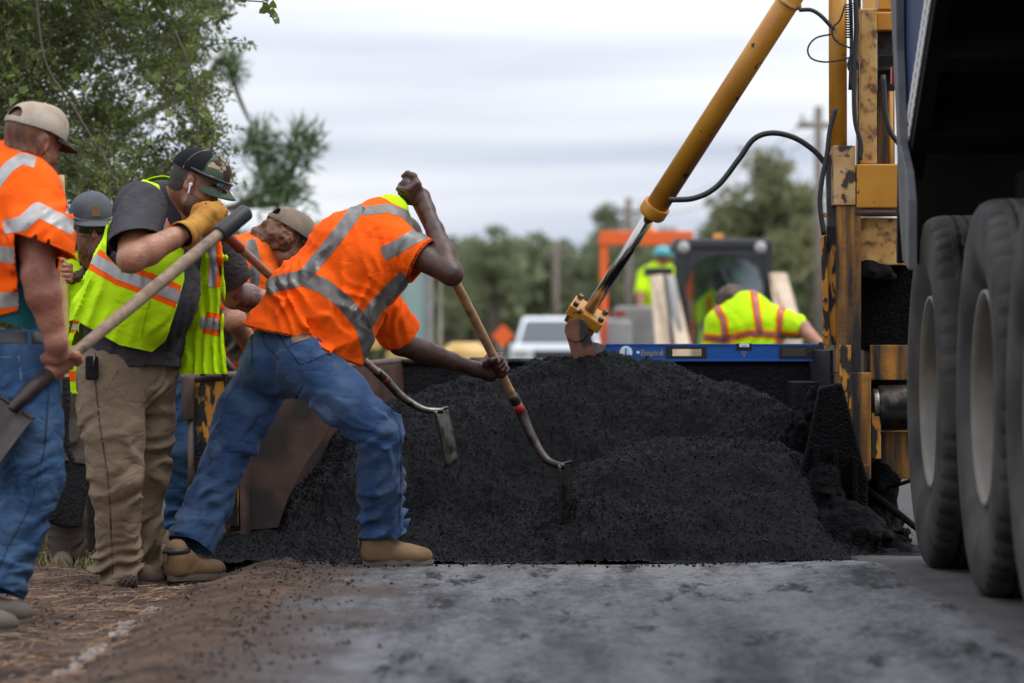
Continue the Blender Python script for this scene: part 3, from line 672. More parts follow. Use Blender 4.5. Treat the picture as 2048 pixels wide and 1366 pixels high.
RIMV = lathe((0, 0, 0), (1, 0, 0), [(.285, -.075), (.305, -.105), (.302, -.118), (.290, -.118), (.280, -.10), (.272, -.04), (.262, .02), (.245, .05), (.20, .062), (.135, .062), (.13, .055), (.12, .055), (.118, -.01), (.105, -.03), (.0, -.035)], 56)
RM = mesh('rim', RIMV[0]*1.17, RIMV[1], True); RM.materials.append(m_rim)
NM = mesh('lug_nut', *lathe((0, 0, 0), (-1, 0, 0), [(0, .03), (.014, .03), (.017, .024), (.017, -.01)], 6)); NM.materials.append(m_steel)
for Yw in (14.32, 12.68, 11.34, 9.9):
    for dx in (0, .33):
        c = A3(XT+.160+dx, Yw, .65+.076)
        wh = bpy.data.objects.new('wheel', RM); COL.objects.link(wh); wh.parent = tk; wh.location = c-ORG[tk.name]
        ty = bpy.data.objects.new('tyre', TM); COL.objects.link(ty); ty.parent = wh; ty.rotation_euler = (random.random()*6, 0, 0)
        if dx == 0:
            for k in range(10):
                t = k*2*math.pi/10; n_ = bpy.data.objects.new('lug_nut', NM); COL.objects.link(n_); n_.parent = wh; n_.location = (.06, .195*math.cos(t), .195*math.sin(t))
    obj('axle', cyl((1.85, Yw, .726), (3.4, Yw, .726), .07, n=14), m_under, tk, smooth=True)
TA = math.radians(31); by0, bz0 = 13.98, 1.55; dirb = A3(0, -math.cos(TA), math.sin(TA)); upb = A3(0, math.sin(TA), math.cos(TA)); O = A3(1.41, by0, bz0)
Lb = 6.4
obj('bed_floor', box(O+A3(1.1, 0, 0)+dirb*Lb/2+upb*.06, (2.2, Lb, .03), [A3(1, 0, 0), dirb, upb]), m_under, tk)
for k in range(13): obj('bed_cross_member', box(O+A3(1.1, 0, 0)+dirb*(.25+k*.48)-upb*.02, (2.1, .09, .12), [A3(1, 0, 0), dirb, upb]), m_under, tk, bevel=.004)
for xx in (.55, 1.6): obj('bed_long_sill', box(O+A3(xx, 0, 0)+dirb*Lb/2-upb*.16, (.1, Lb, .16), [A3(1, 0, 0), dirb, upb]), m_under, tk, bevel=.004)
obj('bed_side_rail', box(O+A3(.03, 0, 0)+dirb*Lb/2-upb*.01, (.055, Lb, .13), [A3(1, 0, 0), dirb, upb]), m_under, tk, bevel=.003)
obj('bed_side', prism([O+upb*.05+A3(0, 0, .0), O+dirb*Lb+upb*.05, O+dirb*Lb+upb*1.25, A3(1.41, 14.42, 3.2), A3(1.41, 14.36, 2.3), A3(1.41, 14.18, 1.62)], (.05, 0, 0)), m_blue, tk, bevel=.003)
obj('bed_opposite_side', prism([A3(2.2, 0, 0)+q for q in (O+upb*.05, O+dirb*Lb+upb*.05, O+dirb*Lb+upb*1.25, O+upb*1.25)], (.05, 0, 0)), m_blue, tk)
obj('bed_front_wall', box(O+A3(1.1, 0, 0)+dirb*Lb+upb*.65, (2.2, .05, 1.2), [A3(1, 0, 0), dirb, upb]), m_blue, tk)
m_tape = M('white_tape', (.62, .60, .58), rough=.4)
for r_ in range(2):
    V, F = [], []
    for k in range(64):
        s0 = .03+k*.062; a = O+A3(-.003, 0, 0)+dirb*s0+upb*(-.012+r_*.062); c_ = [a, a+dirb*.042, a+dirb*.042+upb*.044, a+upb*.044]
        vf = prism(c_, (-.002, 0, 0)); F += [[i+len(V) for i in f] for f in vf[1]]; V += list(vf[0])
    obj('reflective_tape', (np.array(V), F), m_tape, tk)
obj('tape_backing', prism([O+A3(-.001, 0, 0)-upb*.02, O+A3(-.001, 0, 0)+dirb*Lb-upb*.02, O+A3(-.001, 0, 0)+dirb*Lb+upb*.105, O+A3(-.001, 0, 0)+upb*.105], (-.0015, 0, 0)), M('tape_grey', (.17, .16, .15), rough=.5), tk)
XG = 1.375
def yz(px, py): Yq = XG*FPX/(px-1024); return A3(XG, Yq, CAM_H-(py-HOR)/FPX*Yq)
obj('tailgate_post', prism([yz(1779, -200), yz(1781, 0), yz(1788, 150), yz(1794, 300), yz(1798, 420), yz(1805, 520), yz(1817, 540), yz(1817, 400), yz(1812, 345), yz(1800, 290), yz(1793, 100), yz(1790, -200)], (.03, 0, 0)), m_post, tk, bevel=.003)
obj('tailgate', box(A3(2.5, 14.36, 1.95), (2.15, .05, 1.5), [A3(1, 0, 0), nrm(A3(0, 1, .1)), nrm(A3(0, -.1, 1))]), m_under, tk)
obj('marker_lamp', bpx(1783, 1791, 133, 168, 14.30, 14.33), m_red, tk, bevel=.003)
for xx in (1.95, 2.75): obj('frame_rail', boxb((xx, 3.5, 1.0), (xx+.09, 13.7, 1.28)), m_under, tk, bevel=.004)
obj('hinge_beam', boxb((1.75, 13.35, 1.05), (3.1, 13.6, 1.5)), m_under, tk, bevel=.01)
obj('suspension_beam', boxb((2.25, 8.8, .85), (2.4, 14.2, 1.02)), m_under, tk, bevel=.01)
obj('cab', join(boxb((1.45, 2.6, .7), (3.6, 4.6, 2.9)), boxb((1.6, 1.4, .8), (3.45, 2.6, 1.9))), m_blue, tk, bevel=.08)
# ================================================================== people: shared makers
m_or = M('hi_vis_orange', (.98, .120, .004), (.93, .100, .003), 9, rough=.8, spec=.2, bump=.25, bscale=420, bdist=.001, wr=.30, wsc=7)
m_or2 = M('hi_vis_orange_worn', (.80, .125, .010), (.66, .10, .010), 8, rough=.8, bump=.25, bscale=420, bdist=.001, wr=.4, wsc=8)
m_lime = M('hi_vis_lime', (.52, .82, .006), (.46, .74, .006), 9, rough=.8, spec=.2, bump=.3, bscale=420, bdist=.001, wr=.30, wsc=7)
m_tapeg = M('reflective_silver', (.175, .160, .150), (.13, .12, .112), 30, rough=.42, metal=.25, bump=.25, bscale=60, bdist=.002)
m_tapel = M('reflective_silver_pale', (.38, .365, .35), (.30, .29, .28), 30, rough=.42, metal=.2, bump=.25, bscale=60, bdist=.002)
m_blkcl = M('black_binding', (.012, .012, .014), rough=.8)
m_den = M('denim', (.019, .044, .108), (.033, .072, .160), 7, rough=.85, spec=.2, bump=.35, bscale=500, bdist=.0012, c3=(.095, .150, .235), s3=5, lo3=.50, hi3=.80, sheen=.1, wr=.42, wsc=10)
m_den2 = M('denim_faded', (.022, .052, .115), (.035, .078, .16), 7, rough=.85, spec=.2, bump=.35, bscale=500, bdist=.0012, c3=(.075, .13, .21), s3=5, lo3=.5, hi3=.8, wr=.5, wsc=10)
m_dend = M('denim_dark_seam', (.006, .017, .050), rough=.85)
m_stitch = M('stitching', (.10, .13, .18), rough=.8)
m_lea = M('leather_label', (.16, .095, .05), rough=.6)
m_khaki = M('khaki_canvas', (.215, .158, .105), (.170, .122, .080), 8, rough=.85, bump=.4, bscale=350, bdist=.0015, c3=(.26, .20, .14), s3=6, lo3=.55, hi3=.8, wr=.45, wsc=10)
m_grp = M('grey_brown_trousers', (.075, .060, .050), (.055, .045, .038), 8, rough=.85, bump=.3, bscale=300, bdist=.0015)
m_tee = M('charcoal_cotton', (.055, .051, .057), (.040, .037, .042), 8, rough=.85, spec=.2, bump=.25, bscale=400, bdist=.001, wr=.5, wsc=9)
m_teal = M('teal_shirt', (.02, .14, .17), (.015, .11, .135), 8, rough=.85)
m_blues = M('blue_shirt', (.02, .12, .45), rough=.85)
m_skinD = M('skin_dark', (.070, .026, .015), (.040, .014, .009), 16, rough=.47, bump=.4, bscale=90, bdist=.002, wr=.12, wsc=18)
m_skinL = M('skin_light', (.37, .175, .105), (.29, .120, .068), 12, rough=.5, bump=.35, bscale=120, bdist=.002, c3=(.20, .085, .055), s3=22, lo3=.58, hi3=.75, wr=.16, wsc=20)
m_skinR = M('skin_ruddy', (.34, .140, .088), (.25, .088, .052), 10, rough=.5, bump=.35, bscale=120, bdist=.002, c3=(.14, .055, .038), s3=20, lo3=.58, hi3=.75, wr=.16, wsc=20)
m_hairR = M('red_brown_hair', (.17, .060, .024), (.085, .032, .015), 60, rough=.6, bump=.9, bscale=110, bdist=.006, stretch=(1, 1, .3))
m_hairB = M('brown_hair', (.085, .045, .025), (.04, .022, .014), 60, rough=.6, bump=.8, bscale=110, bdist=.006, stretch=(1, 1, .3))
m_hairK = M('dark_stubble', (.03, .02, .016), (.05, .032, .024), 60, rough=.7, bump=.6, bscale=200)
m_capw = M('stained_cream_mesh', (.46, .41, .34), (.34, .27, .20), 9, rough=.85, bump=.5, bscale=330, bdist=.0015)
m_capb = M('black_mesh', (.008, .008, .010), rough=.8, bump=.5, bscale=350, bdist=.0015)
m_capg = M('grey_denim_cap', (.11, .115, .13), (.07, .072, .082), 8, rough=.85, bump=.4, bscale=300, bdist=.0015)
m_capt = M('tan_cap', (.24, .19, .14), (.17, .13, .10), 9, rough=.85, bump=.4, bscale=300, bdist=.0015)
m_brim = M('dark_brim', (.030, .020, .018), (.045, .03, .026), 9, rough=.85)
m_camo = M('camouflage', (.075, .105, .075), (.050, .034, .026), 16, rough=.85, lo=.50, hi=.52, detail=1.5, c3=(.36, .27, .18), s3=20, lo3=.59, hi3=.60)
m_glove = M('yellow_leather', (.46, .225, .040), (.34, .15, .025), 12, rough=.6, bump=.5, bscale=60, bdist=.004, c3=(.02, .015, .01), s3=42, lo3=.64, hi3=.68)
m_boot = M('tan_boot_leather', (.20, .122, .064), (.15, .086, .044), 12, rough=.65, bump=.35, bscale=60, bdist=.003, c3=(.12, .075, .045), s3=8, lo3=.55, hi3=.75)
m_sole = M('boot_sole', (.13, .105, .085), (.07, .057, .048), 20, rough=.8, bump=.4)
m_bcol = M('boot_collar', (.012, .011, .011), rough=.5)
m_belt = M('belt', (.014, .013, .014), rough=.45)
m_shade = M('sunglass_frame', (.010, .010, .011), rough=.3); m_lens = M('mirror_lens', (.03, .16, .36), (.25, .5, .7), 40, rough=.06, metal=.9); m_dlens = M('dark_lens', (.02, .02, .015), rough=.08)
m_white = M('white_plastic', (.75, .75, .76), rough=.3)
m_patch = M('cap_patch', (.22, .12, .06), rough=.6)
m_tat = M('tattoo_ink', (.07, .045, .042), (.16, .09, .07), 40, rough=.5)
m_nail = M('fingernail', (.25, .13, .10), rough=.4)
m_lip = M('lip', (.25, .08, .06), rough=.5)

for m_ in (m_or, m_or2, m_lime, m_den, m_den2, m_khaki, m_grp, m_tee, m_teal, m_capw, m_capb, m_capg, m_capt, m_brim, m_camo, m_blkcl, m_glove, m_boot): m_.node_tree.nodes['Principled BSDF'].inputs['Specular IOR Level'].default_value = .14
def bounds(*pts, pad=.2):
    p = np.array(pts, float); e = A3(pad, pad+.14, pad); return p.min(0)-e, p.max(0)+e
def soft(p, amp=.006, sc=7): return amp*fbm(p*sc, 2)
def hand_grip(c, h, pd, rh, flip=1, scale=1., wrist=None):
    """a closed hand round a handle: c = point on the handle axis, h = its direction towards the index finger,
    pd = direction from the handle to the palm"""
    h = nrm(h); pd = nrm(np.asarray(pd)-h*(np.asarray(pd)@h)); q = np.cross(h, pd)*flip; s = scale
    at = lambda ang, r, o: np.asarray(c)+h*o+r*(pd*math.cos(ang)+q*math.sin(ang))
    pr = []; fr = .0092*s; R = rh+.010*s
    for i, o in enumerate((.031, .0095, -.012, -.032)):
        o *= s; k = (1., 1.05, 1., .85)[i]
        kn = at(.62, R+.010*s, o); j1 = at(1.75*k, R+.008*s, o*.98); j2 = at(2.75*k, R+.001, o*.95); tp = at(3.55*k, R-.001, o*.93)
        pr.append([seg(at(.1, R+.010*s, o*1.0), kn, .0125*s, .0115*s), seg(kn, j1, .0112*s, .0100*s), seg(j1, j2, .0098*s, .0088*s), seg(j2, tp, .0086*s, .0075*s)])
    pc = at(-.05, R+.012*s, 0)
    palm = [seg(np.asarray(c)-h*.034*s, np.asarray(c)+h*.030*s, rh+.007*s), rbox(pc, (.044*s, .034*s, .015*s), .013*s, [h, q, pd])]
    t0 = at(-.75, R+.014*s, .020*s); t1 = at(-1.35, R+.010*s, .045*s); t2 = at(-2.0, R+.004*s, .056*s); t3 = at(-2.7, R+.002*s, .052*s)
    th = [seg(t0, t1, .016*s, .0125*s), seg(t1, t2, .0125*s, .0108*s), seg(t2, t3, .0105*s, .0085*s)]
    def f(p):
        d = uni(palm+th, .012)(p)
        for fg in pr:
            e = uni(fg, .004)(p); k = .005; hh = np.maximum(k-np.abs(d-e), 0)/k; d = np.minimum(d, e)-hh*hh*k*.25
        return d
    return f, at(-.45, R+.018*s, -.030*s), at(3.4, R, .03)
def arm_field(sh, el, wr, r, handf, hand_base):
    "shoulder - elbow - wrist with muscle bulges, running into the hand"
    sh, el, wr = (np.asarray(v, float) for v in (sh, el, wr)); up, fo = el-sh, wr-el
    n = np.cross(nrm(up), nrm(fo)); n = nrm(n) if np.linalg.norm(n) > .1 else A3(0, 1, 0); b = np.cross(n, nrm(up)); c = np.cross(n, nrm(fo))
    pr = [seg(sh, sh+up*.45, r*1.22, r*1.08), seg(sh+up*.45, el, r*1.08, r*.86), seg(sh+up*.3+b*.012, sh+up*.75+b*.010, r*.95, r*.8),
          seg(el, el+fo*.3, r*.86, r*.92), seg(el+fo*.3, el+fo*.68, r*.92, r*.66), seg(el+fo*.68, wr, r*.66, r*.56), seg(el+fo*.08+c*.008, el+fo*.5+c*.004, r*.80, r*.62),
          seg(wr, hand_base, r*.58, r*.66)]
    a = uni(pr, .022)
    def f(p):
        d, e = a(p), handf(p); k = .014; h = np.maximum(k-np.abs(d-e), 0)/k; return np.minimum(d, e)-h*h*k*.25
    return f
def head_field(c, fw, up, s=1.):
    "c = centre of the skull; fw = where the face looks"
    fw = nrm(fw); up = np.asarray(up, float); up = nrm(up-fw*(up@fw)); rt = np.cross(fw, up); A = [rt, fw, up]
    q = lambda x, y, z: np.asarray(c, float)+s*(rt*x+fw*y+up*z)
    pr = [blob(q(0, -.008, .03), s*A3(.077, .098, .088), A), blob(q(0, .025, -.035), s*A3(.062, .070, .075), A), blob(q(0, .055, -.085), s*A3(.040, .040, .034), A),
          seg(q(-.048, .03, -.07), q(0, .075, -.097), .022*s, .020*s), seg(q(.048, .03, -.07), q(0, .075, -.097), .022*s, .020*s),
          seg(q(-.03, .082, .022), q(.03, .082, .022), .014*s), blob(q(.035, .068, -.028), s*A3(.025, .022, .022), A), blob(q(-.035, .068, -.028), s*A3(.025, .022, .022), A)]
    base = uni(pr, .03*s)
    base = cut(base, blob(q(.032, .097, .002), s*A3(.018, .016, .012), A), .012*s); base = cut(base, blob(q(-.032, .097, .002), s*A3(.018, .016, .012), A), .012*s)
    base = cut(base, blob(q(0, .112, -.066), s*A3(.020, .012, .003), A), .006*s)
    ex = [base, seg(q(0, .092, .012), q(0, .116, -.030), .0085*s, .0135*s), seg(q(-.012, .100, -.036), q(.012, .100, -.036), .0085*s), seg(q(-.020, .094, -.060), q(.020, .094, -.060), .0075*s), seg(q(-.018, .093, -.073), q(.018, .093, -.073), .008*s),
          blob(q(.031, .086, .002), s*A3(.0125, .0125, .0125), A), blob(q(-.031, .086, .002), s*A3(.0125, .0125, .0125), A)]
    for sx in (-1, 1):
        e = cut(blob(q(sx*.082, -.004, .0), s*A3(.011, .021, .034), [nrm(rt+fw*.25*sx*-1), nrm(fw+rt*.25*sx), up]), blob(q(sx*.094, .003, .004), s*A3(.009, .012, .021), A), .004)
        ex.append(e)
    return uni(ex, .009*s), q
def cap_parts(par, c, fw, up, s, m_crown, m_front, m_visor, tilt=.12, hole=False, name='cap', flat=False, drop=.0, visor_len=.075, btn=True):
    fw = nrm(fw); up = np.asarray(up, float); up = nrm(up-fw*(up@fw))
    fw2 = nrm(fw*math.cos(tilt)-up*math.sin(tilt)); up2 = nrm(up*math.cos(tilt)+fw*math.sin(tilt)); rt = np.cross(fw2, up2); A = [rt, fw2, up2]
    q = lambda x, y, z: np.asarray(c, float)+s*(rt*x+fw2*y+up2*(z+drop))
    f = uni([blob(q(0, -.006, .045), s*A3(.088, .107, .088), A), blob(q(0, .045, .07), s*A3(.062, .055, .060 if not flat else .066), A)], .05)
    V, F = nets(f, np.asarray(c)-.16*s, np.asarray(c)+.19*s, .0045)
    L = (V-q(0, 0, 0))@np.array(A).T/s
    fld = (.040-.05*np.clip(-L[:, 1], 0, .1)*2)-L[:, 2]; V, F = clip(V, F, fld); L = (V-q(0, 0, 0))@np.array(A).T/s
    if hole:
        fld = 1-np.where(L[:, 1] < 0, np.sqrt((L[:, 0]/.042)**2+((L[:, 2]-.052)/.036)**2), 9); V2, F2 = clip(V, F, fld)
        L2 = (V-q(0, 0, 0))@np.array(A).T/s
        st = patch((V, F), np.maximum(np.maximum(np.abs(L2[:, 2]-.040)-.009, L2[:, 1]+.02), np.abs(L2[:, 0])-.055), .0025)
        V, F = V2, F2; obj('cap_strap', st, m_front, par, smooth=True, solid=.002)
    L = (V-q(0, 0, 0))@np.array(A).T/s
    co = obj(name, (V, F), m_crown, par, smooth=True, solid=.003)
    fr = patch((V, F), .022-L[:, 1]+.0*L[:, 2], .0022)
    if m_front is not m_crown and len(fr[1]): obj('cap_front_panel', fr, m_front, co, smooth=True, solid=.002)
    for b0 in (0, 1.05, 2.1):    # panel seams
        d = np.abs(L[:, 0]*math.cos(b0)-(L[:, 1]+.004)*math.sin(b0))-.0022; obj('cap_seam', patch((V, F), d, .0016), m_front, co, smooth=True)
    if btn: obj('cap_button', sphere(q(0, 0, .136), s*.008, 10, 6), m_crown, co, smooth=True)
    # visor
    def vf(u, v):
        x = (u-.5)*2; yy = np.sqrt(np.clip(1-(x*.86)**2, 0, 1)); y0 = .098*yy*.985-.004; wd = visor_len*np.sqrt(np.clip(1-np.abs(x)**3.2, 0, 1))
        y = y0+v*wd; xx = x*.080*(1+.03*v); z = .046-(.010 if flat else .034)*(x**2)-.012*v-(0 if flat else .012)*v*v
        return np.array([q(a, b, e) for a, b, e in zip(xx, y, z)])
    obj('visor', grid(vf, 29, 9), m_visor, par, smooth=True, solid=.0045)
    return q, co
def boot(par, heel, fd, length, m=None, sole=True, w=.050, hgt=.12, ank=None):
    fd = nrm(A3(fd[0], fd[1], 0)); up = A3(0, 0, 1); rt = np.cross(fd, up); A = [rt, fd, up]; m = m or m_boot
    q = lambda x, y, z: np.asarray(heel, float)+rt*x+fd*y+up*z
    L = length
    pr = [rbox(q(0, .20*L, .062), (w*.80, .19*L, .052), .028, A), seg(q(0, .13*L, .06), q(0, .13*L, hgt), .046, .047), seg(q(0, .3*L, .085), q(0, .62*L, .052), .040, .036), blob(q(.002, .78*L, .042), (w*.98, .21*L, .040), A), blob(q(0, .55*L, .04), (w*.88, .25*L, .042), A)]
    f = uni(pr, .03); f = cut(f, lambda p: (p-q(0, 0, .020))@up.astype(np.float32), .004)
    f2 = disp(f, lambda p: .0022*fbm(p*22, 2))
    o = obj('boot', nets(f2, *bounds(q(0, -.03, 0), q(0, L, hgt+.06), pad=.09), .0055), m, par, smooth=True)
    sh = lambda g: np.stack([.0+w*1.02*np.sin(g)*(.80+.20*sstep(.3, .75, .5-.5*np.cos(g))), L*(.5-.51*np.cos(g)), g*0], 1)
    g = np.linspace(0, 2*np.pi, 40, endpoint=False); s2 = sh(g); s2[:, 0] = np.where(np.sin(g) >= 0, 1, -1)*np.abs(np.sin(g))**.7*w*(.82+.22*sstep(.35, .75, s2[:, 1]/L))
    lo_ = np.array([q(x, y, 0.0+.010*sstep(.8, 1., y/L)) for x, y, _ in s2]); mi = np.array([q(x*1.03, y, .014) for x, y, _ in s2]); hi = np.array([q(x*1.0, y, .027) for x, y, _ in s2]); n = len(g)
    F = [[k*n+i, k*n+(i+1) % n, (k+1)*n+(i+1) % n, (k+1)*n+i] for k in range(2) for i in range(n)]+[list(range(n))[::-1], [2*n+i for i in range(n)]]
    obj('sole', (np.vstack([lo_, mi, hi]), F), m_sole, o, bevel=.002)
    obj('boot_collar', tube([q(.040*math.cos(t), .13*L+.048*math.sin(t), hgt-.005) for t in np.linspace(0, 2*math.pi, 17)], .015, 8, 2, False), m_bcol, o, smooth=True)
    obj('pull_tab', box(q(0, .13*L-.056, hgt-.025), (.022, .006, .045), A), m, o, bevel=.003)
    for k in range(4): obj('lace', tube([q(-.026, (.36+.06*k)*L, .112-.011*k), q(0, (.38+.06*k)*L, .122-.012*k), q(.026, (.36+.06*k)*L, .112-.011*k)], .0028, 5), m_blkcl if m is not m_boot else m_lea, o, smooth=True)
    return o
def shovel(label, wood, ws, r, mw, tip_pts, grip=None, band=None, blade=None, m_blade=None, group=None):
    "wood: end, socket end; tip_pts: socket centre line on to the blade; blade: (origin, down, side, w, l, dish)"
    a, b = np.asarray(wood[0], float), np.asarray(wood[1], float)
    t = thing('shovel', tip_pts[-1], label, 'shovel', group)
    n = 7; pts = [a+(b-a)*k/(n-1)+A3(1, 0, 1)*.0012*math.sin(k*2.1) for k in range(n)]
    obj('handle', tube(pts, [r*.92, r, r*1.05, r*1.05, r*1.0, r*.95, r*.9], 14, 4), mw, t, smooth=True)
    dr = nrm(b-a)
    if grip:
        L, rg, mg = grip; obj('grip', lathe(a-dr*.004, dr, [(0, 0), (rg*.8, .0), (rg*.97, .006), (rg, .014), (rg, L-.006), (rg*.93, L), (r*.9, L)], 20), mg, t, smooth=True)
    if band: obj('band', cyl(a+(b-a)*band[0], a+(b-a)*band[1], r*1.10, n=18), band[2], t, smooth=True)
    ms = m_blade or m_dsteel
    obj('socket', tube([b-dr*.10]+[np.asarray(v) for v in tip_pts], [r*1.15, r*1.2, r*1.05, r*.85, r*.7], 12, 8), ms, t, smooth=True)
    o, dn, sd_, w_, l_, dish = blade; dn = nrm(dn); sd_ = nrm(np.asarray(sd_)-dn*(np.asarray(sd_)@dn)); nn = np.cross(dn, sd_)
    def bf(u, v):
        x = (u-.5)*w_*(1-.06*v); z = dish*((u-.5)*2)**2-dish*1.0+.03*np.sin(v*2.4)*l_*.5; y = v*l_-.012*((u-.5)*2)**2*0+.02*(1-((u-.5)*2)**2)*(v > .9)
        return np.asarray(o)+np.outer(y, dn)+np.outer(x, sd_)+np.outer(z, nn)
    bl = obj('blade', grid(bf, 17, 15), ms, t, smooth=True, solid=.0035)
    for k in (-1, 1): obj('step', tube([np.asarray(o)+sd_*k*.02-nn*dish*.9, np.asarray(o)+sd_*k*w_*.25-nn*dish*.6, np.asarray(o)+sd_*k*w_*.5], .006, 6), ms, bl, smooth=True)
    return t
def facing(VF, fld, lim=.15):
    V, F = VF; return np.maximum(fld, (normals(V, F)[:, 1]-lim)*.3)
def strip(VF, pts, wpx, off, front=True):
    "a sewn tape along a line read off the photograph"
    fld = (dpoly(pix(VF[0]), pts, True)-wpx/2)/490.; return patch(VF, facing(VF, fld) if front else fld, off)
def pants(par, mat, hipc, side, legs, hipr, up, extra=None, vox=.0075, amp=.010, top=None, hemr=None, seed=0., knee=.011):
    pr = [ell(hipc, np.asarray(hipc)+np.asarray(up), side, hipr, (hipr[0]*.96, hipr[1]*.95))]
    allp = [np.asarray(hipc), np.asarray(hipc)+np.asarray(up)]
    lp = []
    for (h, k, a), (r0, r1, r2, r3) in legs:
        h, k, a = (np.asarray(v, float) for v in (h, k, a)); allp += [h, k, a]
        lp.append(uni([seg(h, h+(k-h)*.55, r0, (r0+r1)/2+.004), seg(h+(k-h)*.55, k, (r0+r1)/2+.004, r1), seg(k, k+(a-k)*.5, r1, r2), seg(k+(a-k)*.5, a, r2, r3)], .03))
    body = uni(pr+lp+(extra or []), .045)
    def dd(p):
        r = soft(p, .007, 6)
        for (h, k, a), _ in legs:
            h, k, a = (np.asarray(v, float) for v in (h, k, a))
            r = r+folds(p, h, k, 13, amp*.7, .25, .35, (3, 0, 2), seed)+folds(p, k, a, 15, knee, -.02, .30, (2, 0, 5), seed+3)+folds(p, k, a, 19, amp*1.25, .92, .28, (4, 2, 0), seed+7)+folds(p, k, a, 11, amp*.5, .5, .3, (6, 0, 0), seed+9)
        return r
    lo, hi = bounds(*allp, pad=.19); V, F = nets(disp(body, dd), lo, hi, vox)
    # open hems: the cloth stops at the ankle
    for (h, k, a), (r0, r1, r2, r3) in legs:
        a, k = np.asarray(a, float), np.asarray(k, float); d = nrm(a-k); s = (V-a)@d; near = np.linalg.norm(V-a-np.outer(s, d), axis=1) < r3*1.9
        V, F = clip(V, F, np.where(near & (s > -.1), s-.004*np.sin(V[:, 0]*40), -1.))
    if top is not None:
        tp, tn = top; V, F = clip(V, F, (V-np.asarray(tp))@np.asarray(tn, float))
    return V, F
def person(label, mat, fields, group=None, origin=None):
    "fields: list of (sdf, lo, hi, voxel) pieces of one body"
    VF = [nets(*f) for f in fields]; n = 0; Vs, Fs = [], []
    for V, F in VF: Vs.append(V); Fs.append(F+n); n += len(V)
    o = obj('person', (np.vstack(Vs), np.vstack(Fs)), mat, None, smooth=True, origin=origin); tag(o, label, 'person', group); return o
def garment(name, VF, mat, par, solid=.004):
    p = islands(*VF, 30); p = max(p, key=lambda q: len(q[1])); return obj(name, p, mat, par, smooth=True, solid=solid)
def tapes(par, VF, lines, mat, off=.0035, name='reflective_tape', front=True):
    for pts, wd in lines:
        s = strip(VF, pts, wd, off, front)
        for t_ in islands(*s): obj(name, t_, mat, par, smooth=True)
def poly_patch(name, VF, pts, mat, par, off=.003):
    s = patch(VF, facing(VF, sdpoly(pix(VF[0]), pts)/490.), off)
    p = islands(*s)
    if p: return obj(name, max(p, key=lambda q: len(q[1])), mat, par, smooth=True)

# ------------------------------------------------------------------ the man bent over his shovel
hT, hB = P(823, 388, 15.98), P(1043, 826, 16.62); hd = nrm(hT-hB)
on = lambda t: hT+(hB-hT)*t
c1 = P(819, 381, 15.975); hf1, hb1, _ = hand_grip(c1, hd, A3(.35, -.9, 0), .019, -1, 1.08)
elb, wr1 = P(903, 548, 15.74), P(838, 424, 15.87)
wr1 = hb1+(elb-hb1)*.17
arm1 = arm_field(P(760, 470, 15.85), elb, wr1, .052, hf1, hb1)
c2 = on(.778); hf2, hb2, _ = hand_grip(c2, hd, A3(-.6, .75, -.1), .019, -1, 1.08)
el2, wr2 = P(800, 688, 16.25), P(945, 722, 16.44)
wr2 = hb2+(el2-hb2)*.17
arm2 = arm_field(P(735, 570, 16.1), el2, wr2, .052, hf2, hb2)
hdf, hq = head_field(P(800, 482, 16.16), A3(.55, .55, -.75), A3(.6, .3, .6), .92)
torso = uni([ell(P(600, 690, 15.9), P(740, 500, 15.9), (.79, -.3, -.61), (.13, .10), (.14, .10)), seg(P(750, 480, 15.92), P(800, 482, 16.12), .065, .06)], .05)
bm = person('worker in an orange short-sleeved vest bent double, driving a shovel into the asphalt heap', m_skinD, [
    (arm1, *bounds(P(760, 470, 15.85), elb, wr1, c1, pad=.09), .0036), (arm2, *bounds(P(735, 570, 16.1), el2, wr2, c2, pad=.09), .0036),
    (hdf, *bounds(hq(0, 0, 0), pad=.17), .006), (torso, *bounds(P(600, 690, 15.9), P(800, 440, 16.0), pad=.2), .014)], origin=P(600, 1140, 15.9))
sideB = A3(.79, -.28, -.61)
tp = [P(592, 712, 15.9), P(650, 608, 15.9), P(722, 512, 15.9), P(768, 448, 15.92)]
vest = uni(echain(tp, sideB, [(.262, .195), (.228, .178), (.205, .160), (.12, .105)])+[uni([seg(P(748, 462, 15.86), P(868, 534, 15.785), .088, .088)], .02), uni([seg(P(735, 580, 16.05), P(795, 662, 16.2), .085, .082), seg(P(795, 662, 16.2), P(820, 680, 16.25), .082, .078)], .02)], .05)
hemn = nrm(A3(-.33, 0, -.944)); hemp = P(612, 688, 15.9)
def vd(p):
    return (soft(p, .009, 5)+folds(p, P(748, 462, 15.86), P(845, 520, 15.8), 12, .007, .5, .5, (2, 0, 3))+folds(p, P(640, 700, 15.8), P(790, 560, 15.8), 8, .010, .3, .6, (5, 0, 4), 2)
            + folds(p, P(760, 600, 15.75), P(640, 720, 15.75), 11, .012, .75, .35, (3, 0, 8), 5)+folds(p, P(780, 470, 15.8), P(600, 640, 15.8), 6, .008, .5, .5, (-9, 0, 2), 8))
V, F = nets(disp(vest, vd), *bounds(P(480, 740, 15.9), P(860, 400, 15.9), pad=.16), .0070)
V, F = clip(V, F, (V-hemp)@hemn+.012*np.sin(V[:, 0]*14+1))
sa = nrm(P(845, 520, 15.80)-P(748, 462, 15.86)); hc = P(845, 520, 15.80); s = (V-hc)@sa
V, F = clip(V, F, np.where(np.linalg.norm(V-hc-np.outer(s, sa), axis=1) < .12, s, -1.))
sb = nrm(P(795, 662, 16.2)-P(735, 580, 16.05)); hc2 = P(800, 668, 16.21); s = (V-hc2)@sb
V, F = clip(V, F, np.where((np.linalg.norm(V-hc2-np.outer(s, sb), axis=1) < .16) & (V[:, 1] > 16.06), s, -1.))
